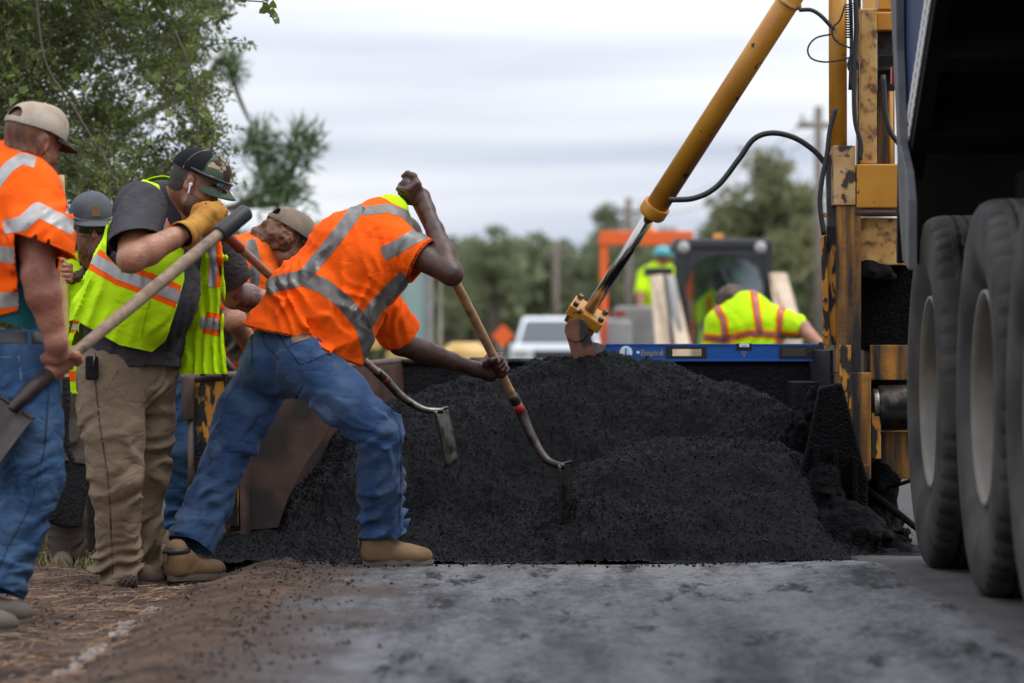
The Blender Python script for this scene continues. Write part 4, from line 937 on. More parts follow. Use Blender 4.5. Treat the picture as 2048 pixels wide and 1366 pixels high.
VB = (V, F); vb = garment('vest', VB, m_or, bm, .004)
tapes(vb, VB, [([(722, 410), (660, 492), (606, 556)], 27), ([(530, 578), (560, 566), (608, 556), (650, 574), (690, 606), (722, 645), (738, 690), (742, 730)], 31), ([(727, 652), (748, 618), (775, 588), (812, 552)], 30), ([(725, 424), (775, 417), (808, 428), (842, 462)], 17), ([(766, 509), (790, 497), (822, 478), (862, 458)], 28)], m_tapeg)
d1 = np.abs((V-hemp)@hemn+.012*np.sin(V[:, 0]*14+1)+.004)-.005; obj('hem_binding', patch(VB, d1, .002), m_blkcl, vb, smooth=True)
s = (V-hc)@sa; d1 = np.where(np.linalg.norm(V-hc-np.outer(s, sa), axis=1) < .12, np.abs(s+.006)-.006, 1.); obj('sleeve_binding', patch(VB, d1, .002), m_blkcl, vb, smooth=True)
cl = uni([ell(P(782, 420, 15.93), P(776, 440, 15.93), sideB, (.075, .065), (.09, .075))], .02)
obj('shirt_collar', nets(cl, *bounds(P(780, 425, 15.93), pad=.12), .006), m_lime, bm, smooth=True)
rh, rk, ra = P(608, 722, 15.78), P(757, 866, 15.72), P(768, 1060, 15.90)
lh, lk, la = P(548, 712, 16.02), P(458, 905, 15.98), P(381, 1090, 15.85)
VJ = pants(bm, m_den, P(578, 735, 15.9), A3(.8, -.45, -.3), [((rh, rk, ra), (.118, .085, .086, .090)), ((lh, lk, la), (.122, .096, .088, .092))], (.165, .125), P(605, 640, 15.9)-P(578, 735, 15.9), extra=[blob(P(612, 728, 15.77), (.10, .10, .11)), blob(P(538, 725, 15.88), (.10, .10, .11))], amp=.012, knee=.015)
jn = garment('jeans', VJ, m_den, bm)
poly_patch('back_pocket', VJ, [(556, 667), (600, 730), (657, 708), (643, 668), (614, 662)], m_den, jn); poly_patch('back_pocket', VJ, [(482, 655), (503, 654), (506, 728), (487, 735)], m_den, jn)
poly_patch('leather_label', VJ, [(581, 668), (617, 663), (622, 678), (586, 688)], m_lea, jn, .006)
tapes(jn, VJ, [([(556, 667), (600, 730), (657, 708)], 3), ([(503, 654), (506, 728)], 2.5)], m_dend, .0045, 'pocket_stitch')
tapes(jn, VJ, [([(690, 718), (735, 755), (772, 800), (797, 850), (803, 890), (801, 960), (797, 1058)], 3.5), ([(520, 650), (530, 690), (560, 720)], 3), ([(607, 770), (560, 850), (500, 950), (440, 1085)], 3.5)], m_dend, .0025, 'seam')
tapes(jn, VJ, [([(686, 722), (731, 759), (768, 804), (793, 852), (799, 890), (797, 960), (793, 1058)], 1.3)], m_stitch, .003, 'stitching')
tapes(jn, VJ, [([(720, 1040), (760, 1052), (806, 1060)], 1.4), ([(345, 1075), (370, 1093), (402, 1108)], 1.4)], m_stitch, .003, 'stitching')
m_mud = M('dried_mud', (.20, .18, .14), (.12, .11, .09), 60, rough=.95)
q = pix(VJ[0]); fl = 8-np.linalg.norm((q-A3(722, 800)[:2])/A3(1.3, 1.8)[:2], axis=1)*.0
fl = .62-(.5+.5*fbm(np.stack([q[:, 0]/16, q[:, 1]/16, q[:, 0]*0], 1), 3))+np.maximum(np.linalg.norm((q-np.array([722, 795.]))/np.array([26, 50.]), axis=1)-1, -.25)*.5
sp_ = patch(VJ, facing(VJ, fl*.02), .0015)
if len(sp_[1]): struct(obj('mud_splash', sp_, m_mud, jn, smooth=True), 'stuff')
obj('belt', patch(VJ, np.abs((VJ[0]-P(603, 650, 15.9))@nrm(P(605, 640, 15.9)-P(578, 735, 15.9)))-.016, .004), m_dend, jn, smooth=True)
boot(bm, P(727, 1133, 15.88), (1, .12, 0), .285, hgt=.125)
boot(bm, P(338, 1163, 15.72), (.62, .60, 0), .285, hgt=.125)
shovel('long wooden shovel thrust into the heap by the worker bent double', (hT, hB), None, .0195, m_wood, [hB, P(1062, 870, 16.60), P(1092, 918, 16.56), P(1128, 934, 16.52)], band=(.955, .995, m_rtape), blade=(P(1131, 930, 16.52), A3(.01, .10, -1), A3(.22, 1, .05), .22, .24, .026), m_blade=m_dsteel)

# ------------------------------------------------------------------ man in the lime vest leaning on his shovel
FG = nrm(A3(.82, -.57, 0)); RG = A3(FG[1], -FG[0], 0)
s3a, s3b = P(424, 446, 15.55), P(772, 760, 16.95); sd3 = nrm(s3a-s3b)
shv3 = shovel('wooden shovel with a dark red grip leaning under the gloved hand, scoop on the heap', (s3a, s3b), None, .0175, m_wood2, [s3b, P(800, 790, 16.98), P(845, 818, 17.0), P(886, 822, 17.02)], grip=(.26, .022, m_rgrip), band=(.985, 1.01, m_rtape), blade=(P(884, 820, 17.03), A3(.20, .05, -1), A3(.22, 1, .05), .22, .235, .034), m_blade=m_steel)
cg = P(412, 444, 15.50); hfg, hbg, _ = hand_grip(cg, sd3, A3(-.30, -.35, .9), .022, 1, 1.18)
elg, wrg = P(262, 518, 15.22), P(380, 460, 15.38)
armg = arm_field(P(275, 415, 15.5), elg, wrg, .062, lambda p: seg(wrg, P(395, 452, 15.42), .032, .03)(p), P(392, 454, 15.42))
elg2, wrg2 = P(468, 592, 16.12), P(560, 606, 16.5)
armg2 = arm_field(P(402, 445, 15.95), elg2, wrg2, .060, lambda p: seg(wrg2, P(585, 598, 16.5), .034, .035)(p), P(575, 600, 16.5))
Fh = nrm(A3(.86, -.12, -.48)); hdg, hqg = head_field(P(388, 368, 15.62), Fh, A3(.45, -.05, .88), 1.0)
neck = uni([seg(P(335, 420, 15.72), P(372, 372, 15.64), .070, .062), seg(P(335, 425, 15.72), P(345, 470, 15.7), .09, .12)], .04)
hn = lambda p: np.minimum(*[f(p) for f in (hdg, neck)]) if False else uni([hdg, neck], .025)(p)
gm = person('man in lime vest, charcoal shirt and camouflage cap, gloved fist on his shovel', m_skinL, [
    (armg, *bounds(P(275, 415, 15.5), elg, wrg, pad=.10), .005), (armg2, *bounds(P(402, 445, 15.95), elg2, wrg2, pad=.10), .006),
    (hn, *bounds(hqg(0, 0, 0), P(335, 440, 15.7), pad=.16), .0045)], origin=P(255, 1172, 15.75))
fing = lambda p: uni([hfg, seg(hbg, P(378, 462, 15.37), .044, .040)], .03)(p)
gl = obj('work_glove', nets(disp(fing, lambda p: .004+.003*fbm(p*30, 2)), *bounds(cg, P(378, 462, 15.37), pad=.09), .0045), m_glove, gm, smooth=True)
gv = lathe(P(372, 466, 15.365), P(395, 452, 15.42)-P(372, 466, 15.365), [(.056, -.028), (.053, -.01), (.045, .02), (.040, .05)], 24); obj('glove_cuff', gv, m_glove, gl, smooth=True, solid=.005)
obj('wristband', lathe(P(366, 469, 15.35), P(395, 452, 15.42)-P(372, 466, 15.365), [(.040, -.012), (.043, -.006), (.043, .006), (.040, .012)], 24), m_blkcl, gm, smooth=True)
qt = pix(gm.data and np.array([v.co[:] for v in gm.data.vertices])+ORG[gm.name]); GV = np.array([v.co[:] for v in gm.data.vertices])+ORG[gm.name]; GF = np.array([p.vertices[:] for p in gm.data.polygons])
tf = .50-(.5+.5*fbm(np.stack([qt[:, 0]/9, qt[:, 1]/9, qt[:, 0]*0], 1), 3))+np.maximum(np.linalg.norm((qt-np.array([498, 590.]))/np.array([26, 24.]), axis=1)-1, -.3)
tt = patch((GV, GF), facing((GV, GF), np.where(GV[:, 1] > 15.9, tf, 1)*.02), .0012)
if len(tt[1]): obj('tattoo', tt, m_tat, gm, smooth=True)
# beard shadow, hair at the back of the neck
LG = (GV-hqg(0, 0, 0)); rtg = np.cross(Fh, nrm(A3(.45, -.05, .88)-Fh*(A3(.45, -.05, .88)@Fh))); upg = np.cross(rtg, Fh); LG = np.stack([LG@rtg, LG@Fh, LG@upg], 1)
ishead = np.linalg.norm(LG, axis=1) < .16
obj('hair', patch((GV, GF), np.where(ishead, np.maximum(LG[:, 1]+.022+.25*np.maximum(-LG[:, 2]-.02, 0), -.055-LG[:, 2])+.006*fbm(GV*60, 2), 1.), .004), m_hairK, gm, smooth=True)
m_stub = M('stubble', (.20, .095, .060), (.10, .055, .040), 160, rough=.6, lo=.4, hi=.6)
obj('stubble', patch((GV, GF), np.where(ishead, np.maximum(np.maximum(LG[:, 2]+.035-.25*np.clip(.05-LG[:, 1], 0, .05), .018-LG[:, 1]), -.125-LG[:, 2])+.004*fbm(GV*50, 2), 1.), .0012), m_stub, gm, smooth=True)
qc, capo = cap_parts(gm, hqg(0, 0, 0), Fh, A3(.45, -.05, .88), 1.05, m_capb, m_camo, m_camo, tilt=.02, drop=.004, visor_len=.078)
# sunglasses pushed up on the cap
ss = 1.05
sg = obj('sunglasses', join(*[tube([qc(sx*.100, -.02, .050), qc(sx*.101, .03, .052), qc(sx*.098, .07, .056), qc(sx*.080, .100, .058)], [.005, .008, .010, .009], 8) for sx in (1, -1)], tube([qc(-.080, .102, .060), qc(-.03, .125, .064), qc(.03, .125, .064), qc(.080, .102, .060)], .006, 8), tube([qc(-.082, .104, .040), qc(-.04, .128, .036), qc(.04, .128, .036), qc(.082, .104, .040)], .004, 8)), m_shade, gm, smooth=True)
for sx in (1, -1):
    def lf(u, v, sx=sx): return np.array([qc(sx*(.012+.068*a), .131-.030*a*a-.004, .038+.026*b) for a, b in zip(u, v)])
    obj('lens', grid(lf, 8, 5), m_lens, sg, smooth=True, solid=.003)
eb = hqg(.093, .010, -.002); obj('earbud', join(seg and tube([eb, eb+A3(-.004, -.006, -.012)-0*rtg, eb+A3(-.010, -.006, -.036)], .0035, 8), sphere(eb, .008, 10, 8)), m_white, gm, smooth=True)
# charcoal shirt
tg = [P(262, 745, 15.75), P(270, 650, 15.75), P(298, 560, 15.74), P(318, 470, 15.72), P(328, 410, 15.72)]
RGs = A3(-.57, -.82, 0)
shirt = uni(echain(tg, RGs, [(.205, .165), (.212, .178), (.215, .172), (.208, .145), (.12, .10)])+[blob(P(326, 585, 15.6), (.15, .15, .2))]+[uni([seg(P(280, 416, 15.5), P(264, 500, 15.25), .100, .098)], .03), uni([seg(P(400, 440, 15.92), P(468, 575, 16.08), .095, .088)], .02)], .05)
V, F = nets(disp(shirt, lambda p: soft(p, .008, 6)+folds(p, P(285, 420, 15.5), P(270, 520, 15.3), 14, .009, .5, .6, (5, 0, 5))+folds(p, P(330, 480, 15.6), P(300, 760, 15.6), 5, .010, .7, .5, (14, 4, 0), 4)), *bounds(P(160, 770, 15.75), P(490, 380, 15.75), P(270, 450, 15.2), pad=.22), .0080)
hv = nrm(A3(.12, -.05, -1)); V, F = clip(V, F, (V-P(262, 742, 15.7))@hv+.010*np.sin(V[:, 0]*16))
so_ = nrm(A3(.28, -.35, -.95)); c0 = P(272, 480, 15.30); s = (V-c0)@so_; V, F = clip(V, F, np.where((np.linalg.norm(V-c0-np.outer(s, so_), axis=1) < .14) & (V[:, 1] < 15.52), s, -1.))
so2 = nrm(P(468, 575, 16.08)-P(400, 440, 15.92)); c0 = P(462, 562, 16.06); s = (V-c0)@so2; V, F = clip(V, F, np.where(np.linalg.norm(V-c0-np.outer(s, so2), axis=1) < .12, s, -1.))
VS = (V, F); sh = garment('shirt', VS, m_tee, gm)
# lime vest, sleeveless and open
vst = uni(echain([P(245, 712, 15.75), P(262, 640, 15.75), P(292, 560, 15.74), P(316, 470, 15.72), P(326, 408, 15.72)], RGs, [(.245, .22), (.243, .212), (.236, .200), (.226, .170), (.14, .12)])+[blob(P(324, 585, 15.585), (.168, .172, .215))], .05)
V, F = nets(disp(vst, lambda p: soft(p, .008, 6)+folds(p, P(250, 440, 15.6), P(240, 720, 15.6), 6, .010, .5, .6, (10, 0, 0), 6)), *bounds(P(150, 770, 15.75), P(450, 380, 15.75), pad=.2), .0080)
q = pix(V); near = normals(V, F)[:, 1] < .25
# near panel as the photograph shows it, a far panel, and the back; arm holes and the open front are cut away
ok_near = sdpoly(q, [(90, 650), (120, 520), (150, 450), (200, 390), (262, 350), (318, 370), (330, 430), (350, 470), (366, 500), (368, 560), (345, 640), (331, 680), (303, 703), (240, 690), (150, 640)])
arm_hole = sdpoly(q, [(215, 430), (262, 385), (300, 388), (318, 440), (318, 470), (300, 520), (250, 548), (212, 510)])
F1 = np.where(near, np.maximum(ok_near, -arm_hole)/490., np.where(q[:, 1] < 690, -.01, .01))
V1, G1 = clip(V, F, F1); VV = (V1, G1); vo = garment('vest', VV, m_lime, gm, .004)
far_p = uni(echain([P(400, 450, 15.82), P(415, 520, 15.80), P(408, 640, 15.80), P(405, 752, 15.82)], A3(.9, -.3, .0), [(.06, .018), (.065, .020), (.075, .025), (.098, .035)]), .03)
VFp = nets(disp(far_p, lambda p: soft(p, .006, 9)+folds(p, P(400, 500, 15.8), P(405, 760, 15.8), 3, .012, .7, .6, (22, 0, 0), 3)), *bounds(P(380, 440, 15.8), P(450, 770, 15.8), pad=.09), .007)
VFp = clip(VFp[0], VFp[1], (P(405, 748, 15.8)[2]-VFp[0][:, 2])*1.0); vp = garment('vest_front_panel', VFp, m_lime, vo, .003)
tapes(vo, VV, [([(188, 518), (240, 548), (300, 570), (372, 600)], 46)], m_or, .0030, 'orange_trim'); tapes(vo, VV, [([(188, 518), (240, 548), (300, 570), (372, 600)], 23)], m_tapel, .0055)
tapes(vo, VV, [([(322, 385), (332, 440), (338, 500)], 24)], m_or, .0030, 'orange_trim'); tapes(vo, VV, [([(318, 385), (327, 440), (330, 500)], 13)], m_tapel, .0055)
tapes(vp, VFp, [([(425, 440), (432, 520), (428, 575)], 26), ([(408, 645), (440, 650)], 44)], m_or, .003, 'orange_trim'); tapes(vp, VFp, [([(421, 440), (427, 520), (424, 575)], 15), ([(400, 645), (440, 650)], 22)], m_tapel, .0055)
poly_patch('pocket', VV, [(228, 595), (296, 612), (282, 678), (212, 650)], m_lime, vo, .005); poly_patch('pocket_flap', VV, [(236, 578), (300, 598), (296, 616), (228, 598)], m_lime, vo, .010)
tapes(vo, VV, [([(155, 636), (200, 664), (240, 690), (303, 701), (331, 679)], 4), ([(366, 500), (368, 560), (345, 640), (331, 680)], 4), ([(268, 374), (312, 384), (316, 440)], 4)], m_lime, .004, 'edge_binding')
# khaki trousers
kh = [((P(222, 748, 15.66), P(234, 958, 15.62), P(236, 1158, 15.72)), (.132, .106, .084, .088)), ((P(298, 745, 15.88), P(287, 950, 15.94), P(286, 1135, 16.02)), (.118, .095, .076, .080))]
VK = pants(gm, m_khaki, P(258, 755, 15.76), RGs, kh, (.185, .150), P(262, 690, 15.76)-P(258, 755, 15.76), amp=.013, knee=.013, seed=11.)
kt = garment('trousers', VK, m_khaki, gm)
tapes(kt, VK, [([(190, 745), (200, 850), (216, 950), (222, 1050), (226, 1150)], 4)], m_grp, .002, 'side_seam'); tapes(kt, VK, [([(240, 735), (226, 760), (205, 790)], 3)], m_grp, .003, 'pocket_edge')
obj('key_pouch', join(bpx(170, 196, 712, 760, 15.50, 15.53)), m_blkcl, gm, bevel=.01); obj('clip_pen', cyl(P(190, 706, 15.49), P(186, 735, 15.49), .004), m_steel, gm, smooth=True)
m_kboot = M('brown_boot', (.095, .060, .040), (.065, .042, .030), 12, rough=.75, bump=.3)
boot(gm, P(205, 1176, 15.74), (.95, .18, 0), .27, m_kboot, hgt=.10); boot(gm, P(262, 1156, 16.06), (.95, .25, 0), .26, m_kboot, hgt=.10)

# ------------------------------------------------------------------ man in the orange shirt at the edge of the road
s1a, s1b = P(492, 424, 14.35), P(70, 772, 13.62); dsh = nrm(s1a-s1b)
shovel('old shovel with a black rubber grip carried by the man in cream cap', (s1a, s1b), None, .0225, m_wood2, [s1b, P(52, 790, 13.60), P(34, 806, 13.58), P(22, 820, 13.57)], grip=(.165, .033, m_grip), blade=(P(30, 812, 13.56), A3(-.55, -.1, -.8), A3(.6, -.65, -.45), .22, .27, .03), m_blade=M('rusty_blade', (.050, .032, .026), (.025, .017, .015), 20, rough=.5, metal=.3, bump=.3))
cm = s1b+(s1a-s1b)*.115; cm = P(119, 731, 13.70); hfm, hbm, _ = hand_grip(cm, dsh, A3(-.25, -.35, .9), .023, -1, 1.15)
elm, wrm = P(76, 548, 13.60), P(112, 684, 13.62)
armm = arm_field(P(66, 390, 13.72), elm, wrm, .066, hfm, P(114, 706, 13.66))
Fm = nrm(A3(.66, .62, -.30)); Um = A3(.2, .1, .95); hdm, hqm = head_field(P(62, 286, 13.82), Fm, Um, 1.02)
nk = uni([seg(P(40, 340, 13.80), P(56, 296, 13.81), .075, .066), seg(P(30, 345, 13.8), P(10, 420, 13.8), .09, .14)], .04)
mm = person('bearded man in an orange short-sleeved safety shirt and cream mesh cap, seen from behind', m_skinR, [
    (armm, *bounds(P(66, 390, 13.72), elm, wrm, cm, pad=.11), .0048), (lambda p: uni([hdm, nk], .025)(p), *bounds(hqm(0, 0, 0), P(20, 400, 13.8), pad=.17), .0045)], origin=P(20, 1240, 13.85))
qm, _ = cap_parts(mm, hqm(0, 0, 0), Fm, Um, 1.06, m_capw, m_capw, m_brim, tilt=.05, hole=True, drop=.003, visor_len=.082, flat=True)
HV = np.array([v.co[:] for v in mm.data.vertices])+ORG[mm.name]; HF = np.array([p.vertices[:] for p in mm.data.polygons])
def hloc(V, c, Fv, Uv):
    u = nrm(Uv-Fv*(Uv@Fv)); r = np.cross(Fv, u); L = V-c; return np.stack([L@r, L@Fv, L@u], 1)
LM = hloc(HV, hqm(0, 0, 0), Fm, Um); hd_ = np.linalg.norm(LM, axis=1) < .17
obj('hair', patch((HV, HF), np.where(hd_, np.maximum(LM[:, 1]+.010, -.045-LM[:, 2])+.006*fbm(HV*60, 2), 1.), .006), m_hairR, mm, smooth=True)
bf = uni([blob(hqm(0, .080, -.100), (.060, .052, .068)), seg(hqm(-.062, .035, -.055), hqm(0, .085, -.085), .022, .028), seg(hqm(.062, .035, -.055), hqm(0, .085, -.085), .022, .028), seg(hqm(.066, .018, -.01), hqm(.062, .03, -.06), .014, .02), seg(hqm(-.066, .018, -.01), hqm(-.062, .03, -.06), .014, .02)], .03)
obj('beard', nets(disp(bf, lambda p: .007*fbm(p*45, 3)), *bounds(hqm(0, .06, -.08), pad=.13), .005), m_hairR, mm, smooth=True)
tm = [P(0, 668, 13.85), P(-2, 560, 13.85), P(2, 450, 13.84), P(12, 372, 13.83), P(22, 330, 13.82)]
Rm = A3(.66, -.66, 0)
sm_ = uni(echain(tm, Rm, [(.215, .165), (.225, .175), (.235, .170), (.20, .13), (.10, .085)])+[uni([seg(P(62, 385, 13.72), P(82, 470, 13.62), .105, .112), seg(P(82, 470, 13.62), P(90, 530, 13.60), .112, .112)], .03), uni([seg(P(-60, 385, 13.95), P(-85, 510, 13.95), .10, .10)], .03)], .05)
V, F = nets(disp(sm_, lambda p: soft(p, .009, 5)+folds(p, P(62, 385, 13.72), P(90, 520, 13.6), 9, .009, .6, .6, (10, 0, 6))+folds(p, P(0, 400, 13.7), P(0, 660, 13.7), 4, .010, .6, .6, (9, 0, 0), 4)), *bounds(P(-100, 690, 13.85), P(140, 310, 13.85), pad=.2), .0075)
V, F = clip(V, F, (P(0, 632, 13.7)[2]-V[:, 2])+.010*np.sin(V[:, 0]*12)+(V[:, 0]-P(0, 0, 13.8)[0])*.35)
sn = nrm(P(92, 545, 13.60)-P(82, 470, 13.62)+A3(-.03, 0, 0)*2.2); c0 = P(88, 493, 13.6); s = (V-c0)@sn; V, F = clip(V, F, np.where((np.linalg.norm(V-c0-np.outer(s, sn), axis=1) < .21) & (V[:, 1] < 13.84) & (V[:, 0] > P(32, 0, 13.6)[0]), s, -1.))
VO = (V, F); vo1 = garment('safety_shirt', VO, m_or, mm)
tapes(vo1, VO, [([(8, 455), (45, 448), (75, 420), (110, 438), (148, 458)], 28), ([(-30, 505), (5, 508), (36, 512)], 32), ([(-30, 602), (10, 600), (52, 596)], 30), ([(-10, 372), (18, 335), (44, 318), (70, 326)], 22)], m_tapel)
teal = nets(disp(uni(echain([P(-8, 668, 13.85), P(-4, 590, 13.85)], Rm, [(.20, .155), (.205, .16)]), .03), lambda p: soft(p, .006, 8)), *bounds(P(-8, 668, 13.85), P(0, 590, 13.85), pad=.26), .008)
teal = clip(*teal, (P(0, 648, 13.8)[2]-teal[0][:, 2])+(teal[0][:, 0]-P(30, 0, 13.8)[0])*.35*-1); obj('undershirt', teal, m_teal, mm, smooth=True)
lm = [((P(38, 720, 13.78), P(62, 950, 13.70), P(-8, 1180, 13.62)), (.135, .110, .098, .098)), ((P(-50, 720, 13.95), P(-70, 950, 13.98), P(-100, 1180, 13.95)), (.125, .10, .09, .095))]
VM = pants(mm, m_den2, P(-5, 735, 13.86), Rm, lm, (.195, .155), P(-5, 668, 13.86)-P(-5, 735, 13.86), amp=.012, seed=23., top=(P(0, 660, 13.86), (0, 0, 1)))
jm = garment('jeans', VM, m_den2, mm)
obj('belt', patch(VM, np.abs(VM[0][:, 2]-P(0, 676, 13.8)[2])-.019, .005), m_belt, jm, smooth=True)
tapes(jm, VM, [([(88, 700), (96, 790), (88, 900), (62, 1010), (18, 1090), (-10, 1160)], 4)], m_dend, .003, 'side_seam'); tapes(jm, VM, [([(-4, 716), (38, 712), (44, 770)], 3)], m_stitch, .003, 'pocket_stitch')
obj('belt_loop', patch(VM, facing(VM, sdpoly(pix(VM[0]), [(54, 664), (61, 664), (62, 696), (55, 696)])/490), .008), m_den2, jm, smooth=True)
m_gboot = M('grey_boot', (.10, .080, .065), (.07, .056, .046), 12, rough=.8, bump=.35)
boot(mm, P(-88, 1252, 13.55), (1, .10, 0), .27, m_gboot); boot(mm, P(-120, 1272, 13.2), (1, .0, 0), .27, m_gboot)

# ------------------------------------------------------------------ red-bearded man behind them
Fb = nrm(A3(.22, -.95, -.16)); Ub = A3(0, -.1, 1.); hdb, hqb = head_field(P(183, 452, 17.2), Fb, Ub, .98)
nkb = seg(P(180, 520, 17.25), P(182, 480, 17.22), .065, .06)
hs_a, hs_b = P(122, 350, 17.05), P(132, 800, 17.0); hsd = nrm(hs_a-hs_b); ch = P(126, 546, 17.04); hfb, hbb, _ = hand_grip(ch, hsd, A3(-.5, .8, 0), .018, -1, 1.05)
armb = arm_field(P(125, 575, 17.25), P(95, 640, 17.1), P(104, 566, 17.06), .050, hfb, hbb)
rb = person('worker with long red beard, dark glasses and grey cap holding an upright shovel', m_skinR, [
    (lambda p: uni([hdb, nkb], .025)(p), *bounds(hqb(0, 0, 0), P(182, 520, 17.2), pad=.16), .0055), (armb, *bounds(P(125, 575, 17.25), P(95, 640, 17.1), ch, pad=.1), .006)], origin=P(140, 1145, 17.2))
qb, cb_ = cap_parts(rb, hqb(0, 0, 0), Fb, Ub, 1.10, m_capg, m_capg, m_capg, tilt=.10, flat=True, drop=.004)
ptc = np.array([qb(x, .104-.02*(z-.06)*3, z) for x, z in ((-.022, .062), (.014, .062), (.016, .085), (.010, .105), (-.012, .107), (-.020, .085))]); ptc = np.array([v+Fb*.012 for v in ptc]); obj('cap_patch', prism(ptc, Fb*.003), m_patch, cb_)
obj('cap_band', tube([qb(.094*math.sin(t), .112*math.cos(t)-.004, .046) for t in np.linspace(-1.5, 1.5, 15)], .006, 6), M('pale_band', (.26, .24, .22), rough=.8), cb_, smooth=True)
def glasses(par, q, ml):
    g_ = obj('sunglasses', join(*[tube([q(sx*.086, -.01, .008), q(sx*.084, .05, .010), q(sx*.070, .088, .012)], .004, 6) for sx in (1, -1)], tube([q(-.072, .090, .014), q(-.03, .108, .016), q(.03, .108, .016), q(.072, .090, .014)], .005, 6)), m_shade, par, smooth=True)
    for sx in (1, -1): obj('lens', grid(lambda u, v, sx=sx: np.array([q(sx*(.008+.062*a), .112-.022*a*a, -.018+.032*b) for a, b in zip(u, v)]), 7, 5), ml, g_, smooth=True, solid=.003)
glasses(rb, hqb, m_dlens)
bf = uni([blob(hqb(0, .075, -.115), (.062, .055, .085)), seg(hqb(-.066, .03, -.03), hqb(-.03, .09, -.09), .02, .035), seg(hqb(.066, .03, -.03), hqb(.03, .09, -.09), .02, .035), seg(hqb(-.03, .104, -.052), hqb(.03, .104, -.052), .014)], .04)
obj('beard', nets(disp(bf, lambda p: .010*fbm(p*A3(50, 50, 16), 3)), *bounds(hqb(0, .06, -.1), pad=.17), .006), m_hairR, rb, smooth=True)
hf_ = uni([seg(hqb(-.075, -.02, .02), hqb(-.085, -.03, -.16), .025, .03), seg(hqb(.075, -.02, .02), hqb(.085, -.03, -.13), .025, .03), seg(hqb(-.085, -.03, -.16), P(140, 560, 17.1), .03, .02)], .03)
obj('hair', nets(disp(hf_, lambda p: .008*fbm(p*A3(50, 50, 14), 3)), *bounds(hqb(0, 0, -.08), P(140, 560, 17.1), pad=.15), .007), m_hairB, rb, smooth=True)
def simple_vest(par, pts, side, rs, arms, m, bottom, vox=.010, name='vest', seed=0.):
    f = uni(echain(pts, side, rs)+[seg(a, b, r0, r1) for a, b, r0, r1 in arms], .05)
    V, F = nets(disp(f, lambda p: soft(p, .010, 6)+folds(p, pts[-1], pts[0], 6, .009, .5, .6, (8, 0, 3), seed)), *bounds(*pts, *[a for a, b, *_ in arms], *[b for a, b, *_ in arms], pad=.26), vox)
    if bottom is not None: V, F = clip(V, F, bottom-V[:, 2]+.008*np.sin(V[:, 0]*15))
    return (V, F), garment(name, (V, F), m, par)
VR, vr = simple_vest(rb, [P(165, 800, 17.28), P(168, 680, 17.28), P(172, 590, 17.28), P(178, 530, 17.26)], A3(1, .1, 0), [(.20, .15), (.205, .16), (.20, .15), (.10, .09)], [(P(130, 572, 17.28), P(104, 630, 17.18), .085, .08), (P(225, 572, 17.32), P(245, 650, 17.3), .085, .08)], m_lime, P(0, 790, 17.2)[2])
tapes(vr, VR, [([(90, 650), (160, 655), (240, 650)], 24), ([(152, 545), (156, 600), (158, 660)], 18), ([(90, 752), (240, 752)], 20)], m_or, .003, 'orange_trim'); tapes(vr, VR, [([(90, 650), (160, 655), (240, 650)], 12)], m_tapel, .005)
poly_patch('pocket', VR, [(140, 565), (168, 565), (168, 612), (140, 612)], m_lime, vr, .006)
cs = nets(uni([seg(P(178, 540, 17.2), P(196, 535, 17.2), .045)], .02), *bounds(P(180, 540, 17.2), P(196, 535, 17.2), pad=.09), .008); obj('blue_collar', cs, m_blues, rb, smooth=True)
VQ = pants(rb, m_grp, P(160, 800, 17.28), A3(1, .1, 0), [((P(132, 800, 17.25), P(140, 960, 17.15), P(132, 1112, 17.2)), (.11, .088, .078, .082)), ((P(190, 800, 17.32), P(196, 960, 17.4), P(205, 1095, 17.45)), (.11, .09, .08, .084))], (.18, .14), A3(0, 0, .10), vox=.010, seed=31.)
garment('trousers', VQ, m_grp, rb); boot(rb, P(131, 1146, 17.25), (.02, -1, 0), .26, m_kboot, hgt=.1); boot(rb, P(200, 1128, 17.5), (.3, -1, 0), .26, m_kboot, hgt=.1)
shovel('square black shovel standing upright against the red-bearded worker', (hs_a, hs_b), None, .0165, m_wood3, [hs_b, P(130, 860, 17.0), P(138, 905, 17.0), P(150, 928, 17.0)], blade=(P(146, 925, 17.0), A3(-.16, .02, -1), A3(1, -.15, -.1), .17, .27, .018), m_blade=m_blk)

# ------------------------------------------------------------------ stooping man in the tan cap
Ft = nrm(A3(.72, .42, -.62)); Ut = A3(.6, .25, .75); hdt, hqt = head_field(P(566, 478, 18.0), Ft, Ut, 1.0)
nkt = seg(P(520, 515, 18.0), P(560, 485, 18.0), .072, .062)
at_ = uni(chain([P(455, 520, 17.75), P(468, 640, 17.65), P(520, 720, 17.9)], [.06, .05, .035]), .03)
tn = person('stooping worker in orange vest and tan cap with wavy brown hair', m_skinL, [
    (lambda p: uni([hdt, nkt], .025)(p), *bounds(hqt(0, 0, 0), P(520, 515, 18.0), pad=.16), .0055), (at_, *bounds(P(455, 520, 17.75), P(520, 720, 17.9), pad=.1), .008)], origin=P(400, 1080, 18.0))
cap_parts(tn, hqt(0, 0, 0), Ft, Ut, 1.08, m_capt, m_capt, m_brim, tilt=.02, hole=True, drop=.003, flat=True)
TV = np.array([v.co[:] for v in tn.data.vertices])+ORG[tn.name]; TF = np.array([p.vertices[:] for p in tn.data.polygons]); LT = hloc(TV, hqt(0, 0, 0), Ft, Ut); ih = np.linalg.norm(LT, axis=1) < .16
hfd = uni([blob(hqt(0, -.035, .0), (.095, .085, .085)), blob(hqt(.055, -.02, -.02), (.04, .05, .05)), blob(hqt(0, -.07, -.045), (.075, .05, .05))], .03)
obj('hair', nets(disp(hfd, lambda p: .012*fbm(p*32, 3)), *bounds(hqt(0, -.03, -.01), pad=.15), .006), m_hairR, tn, smooth=True)
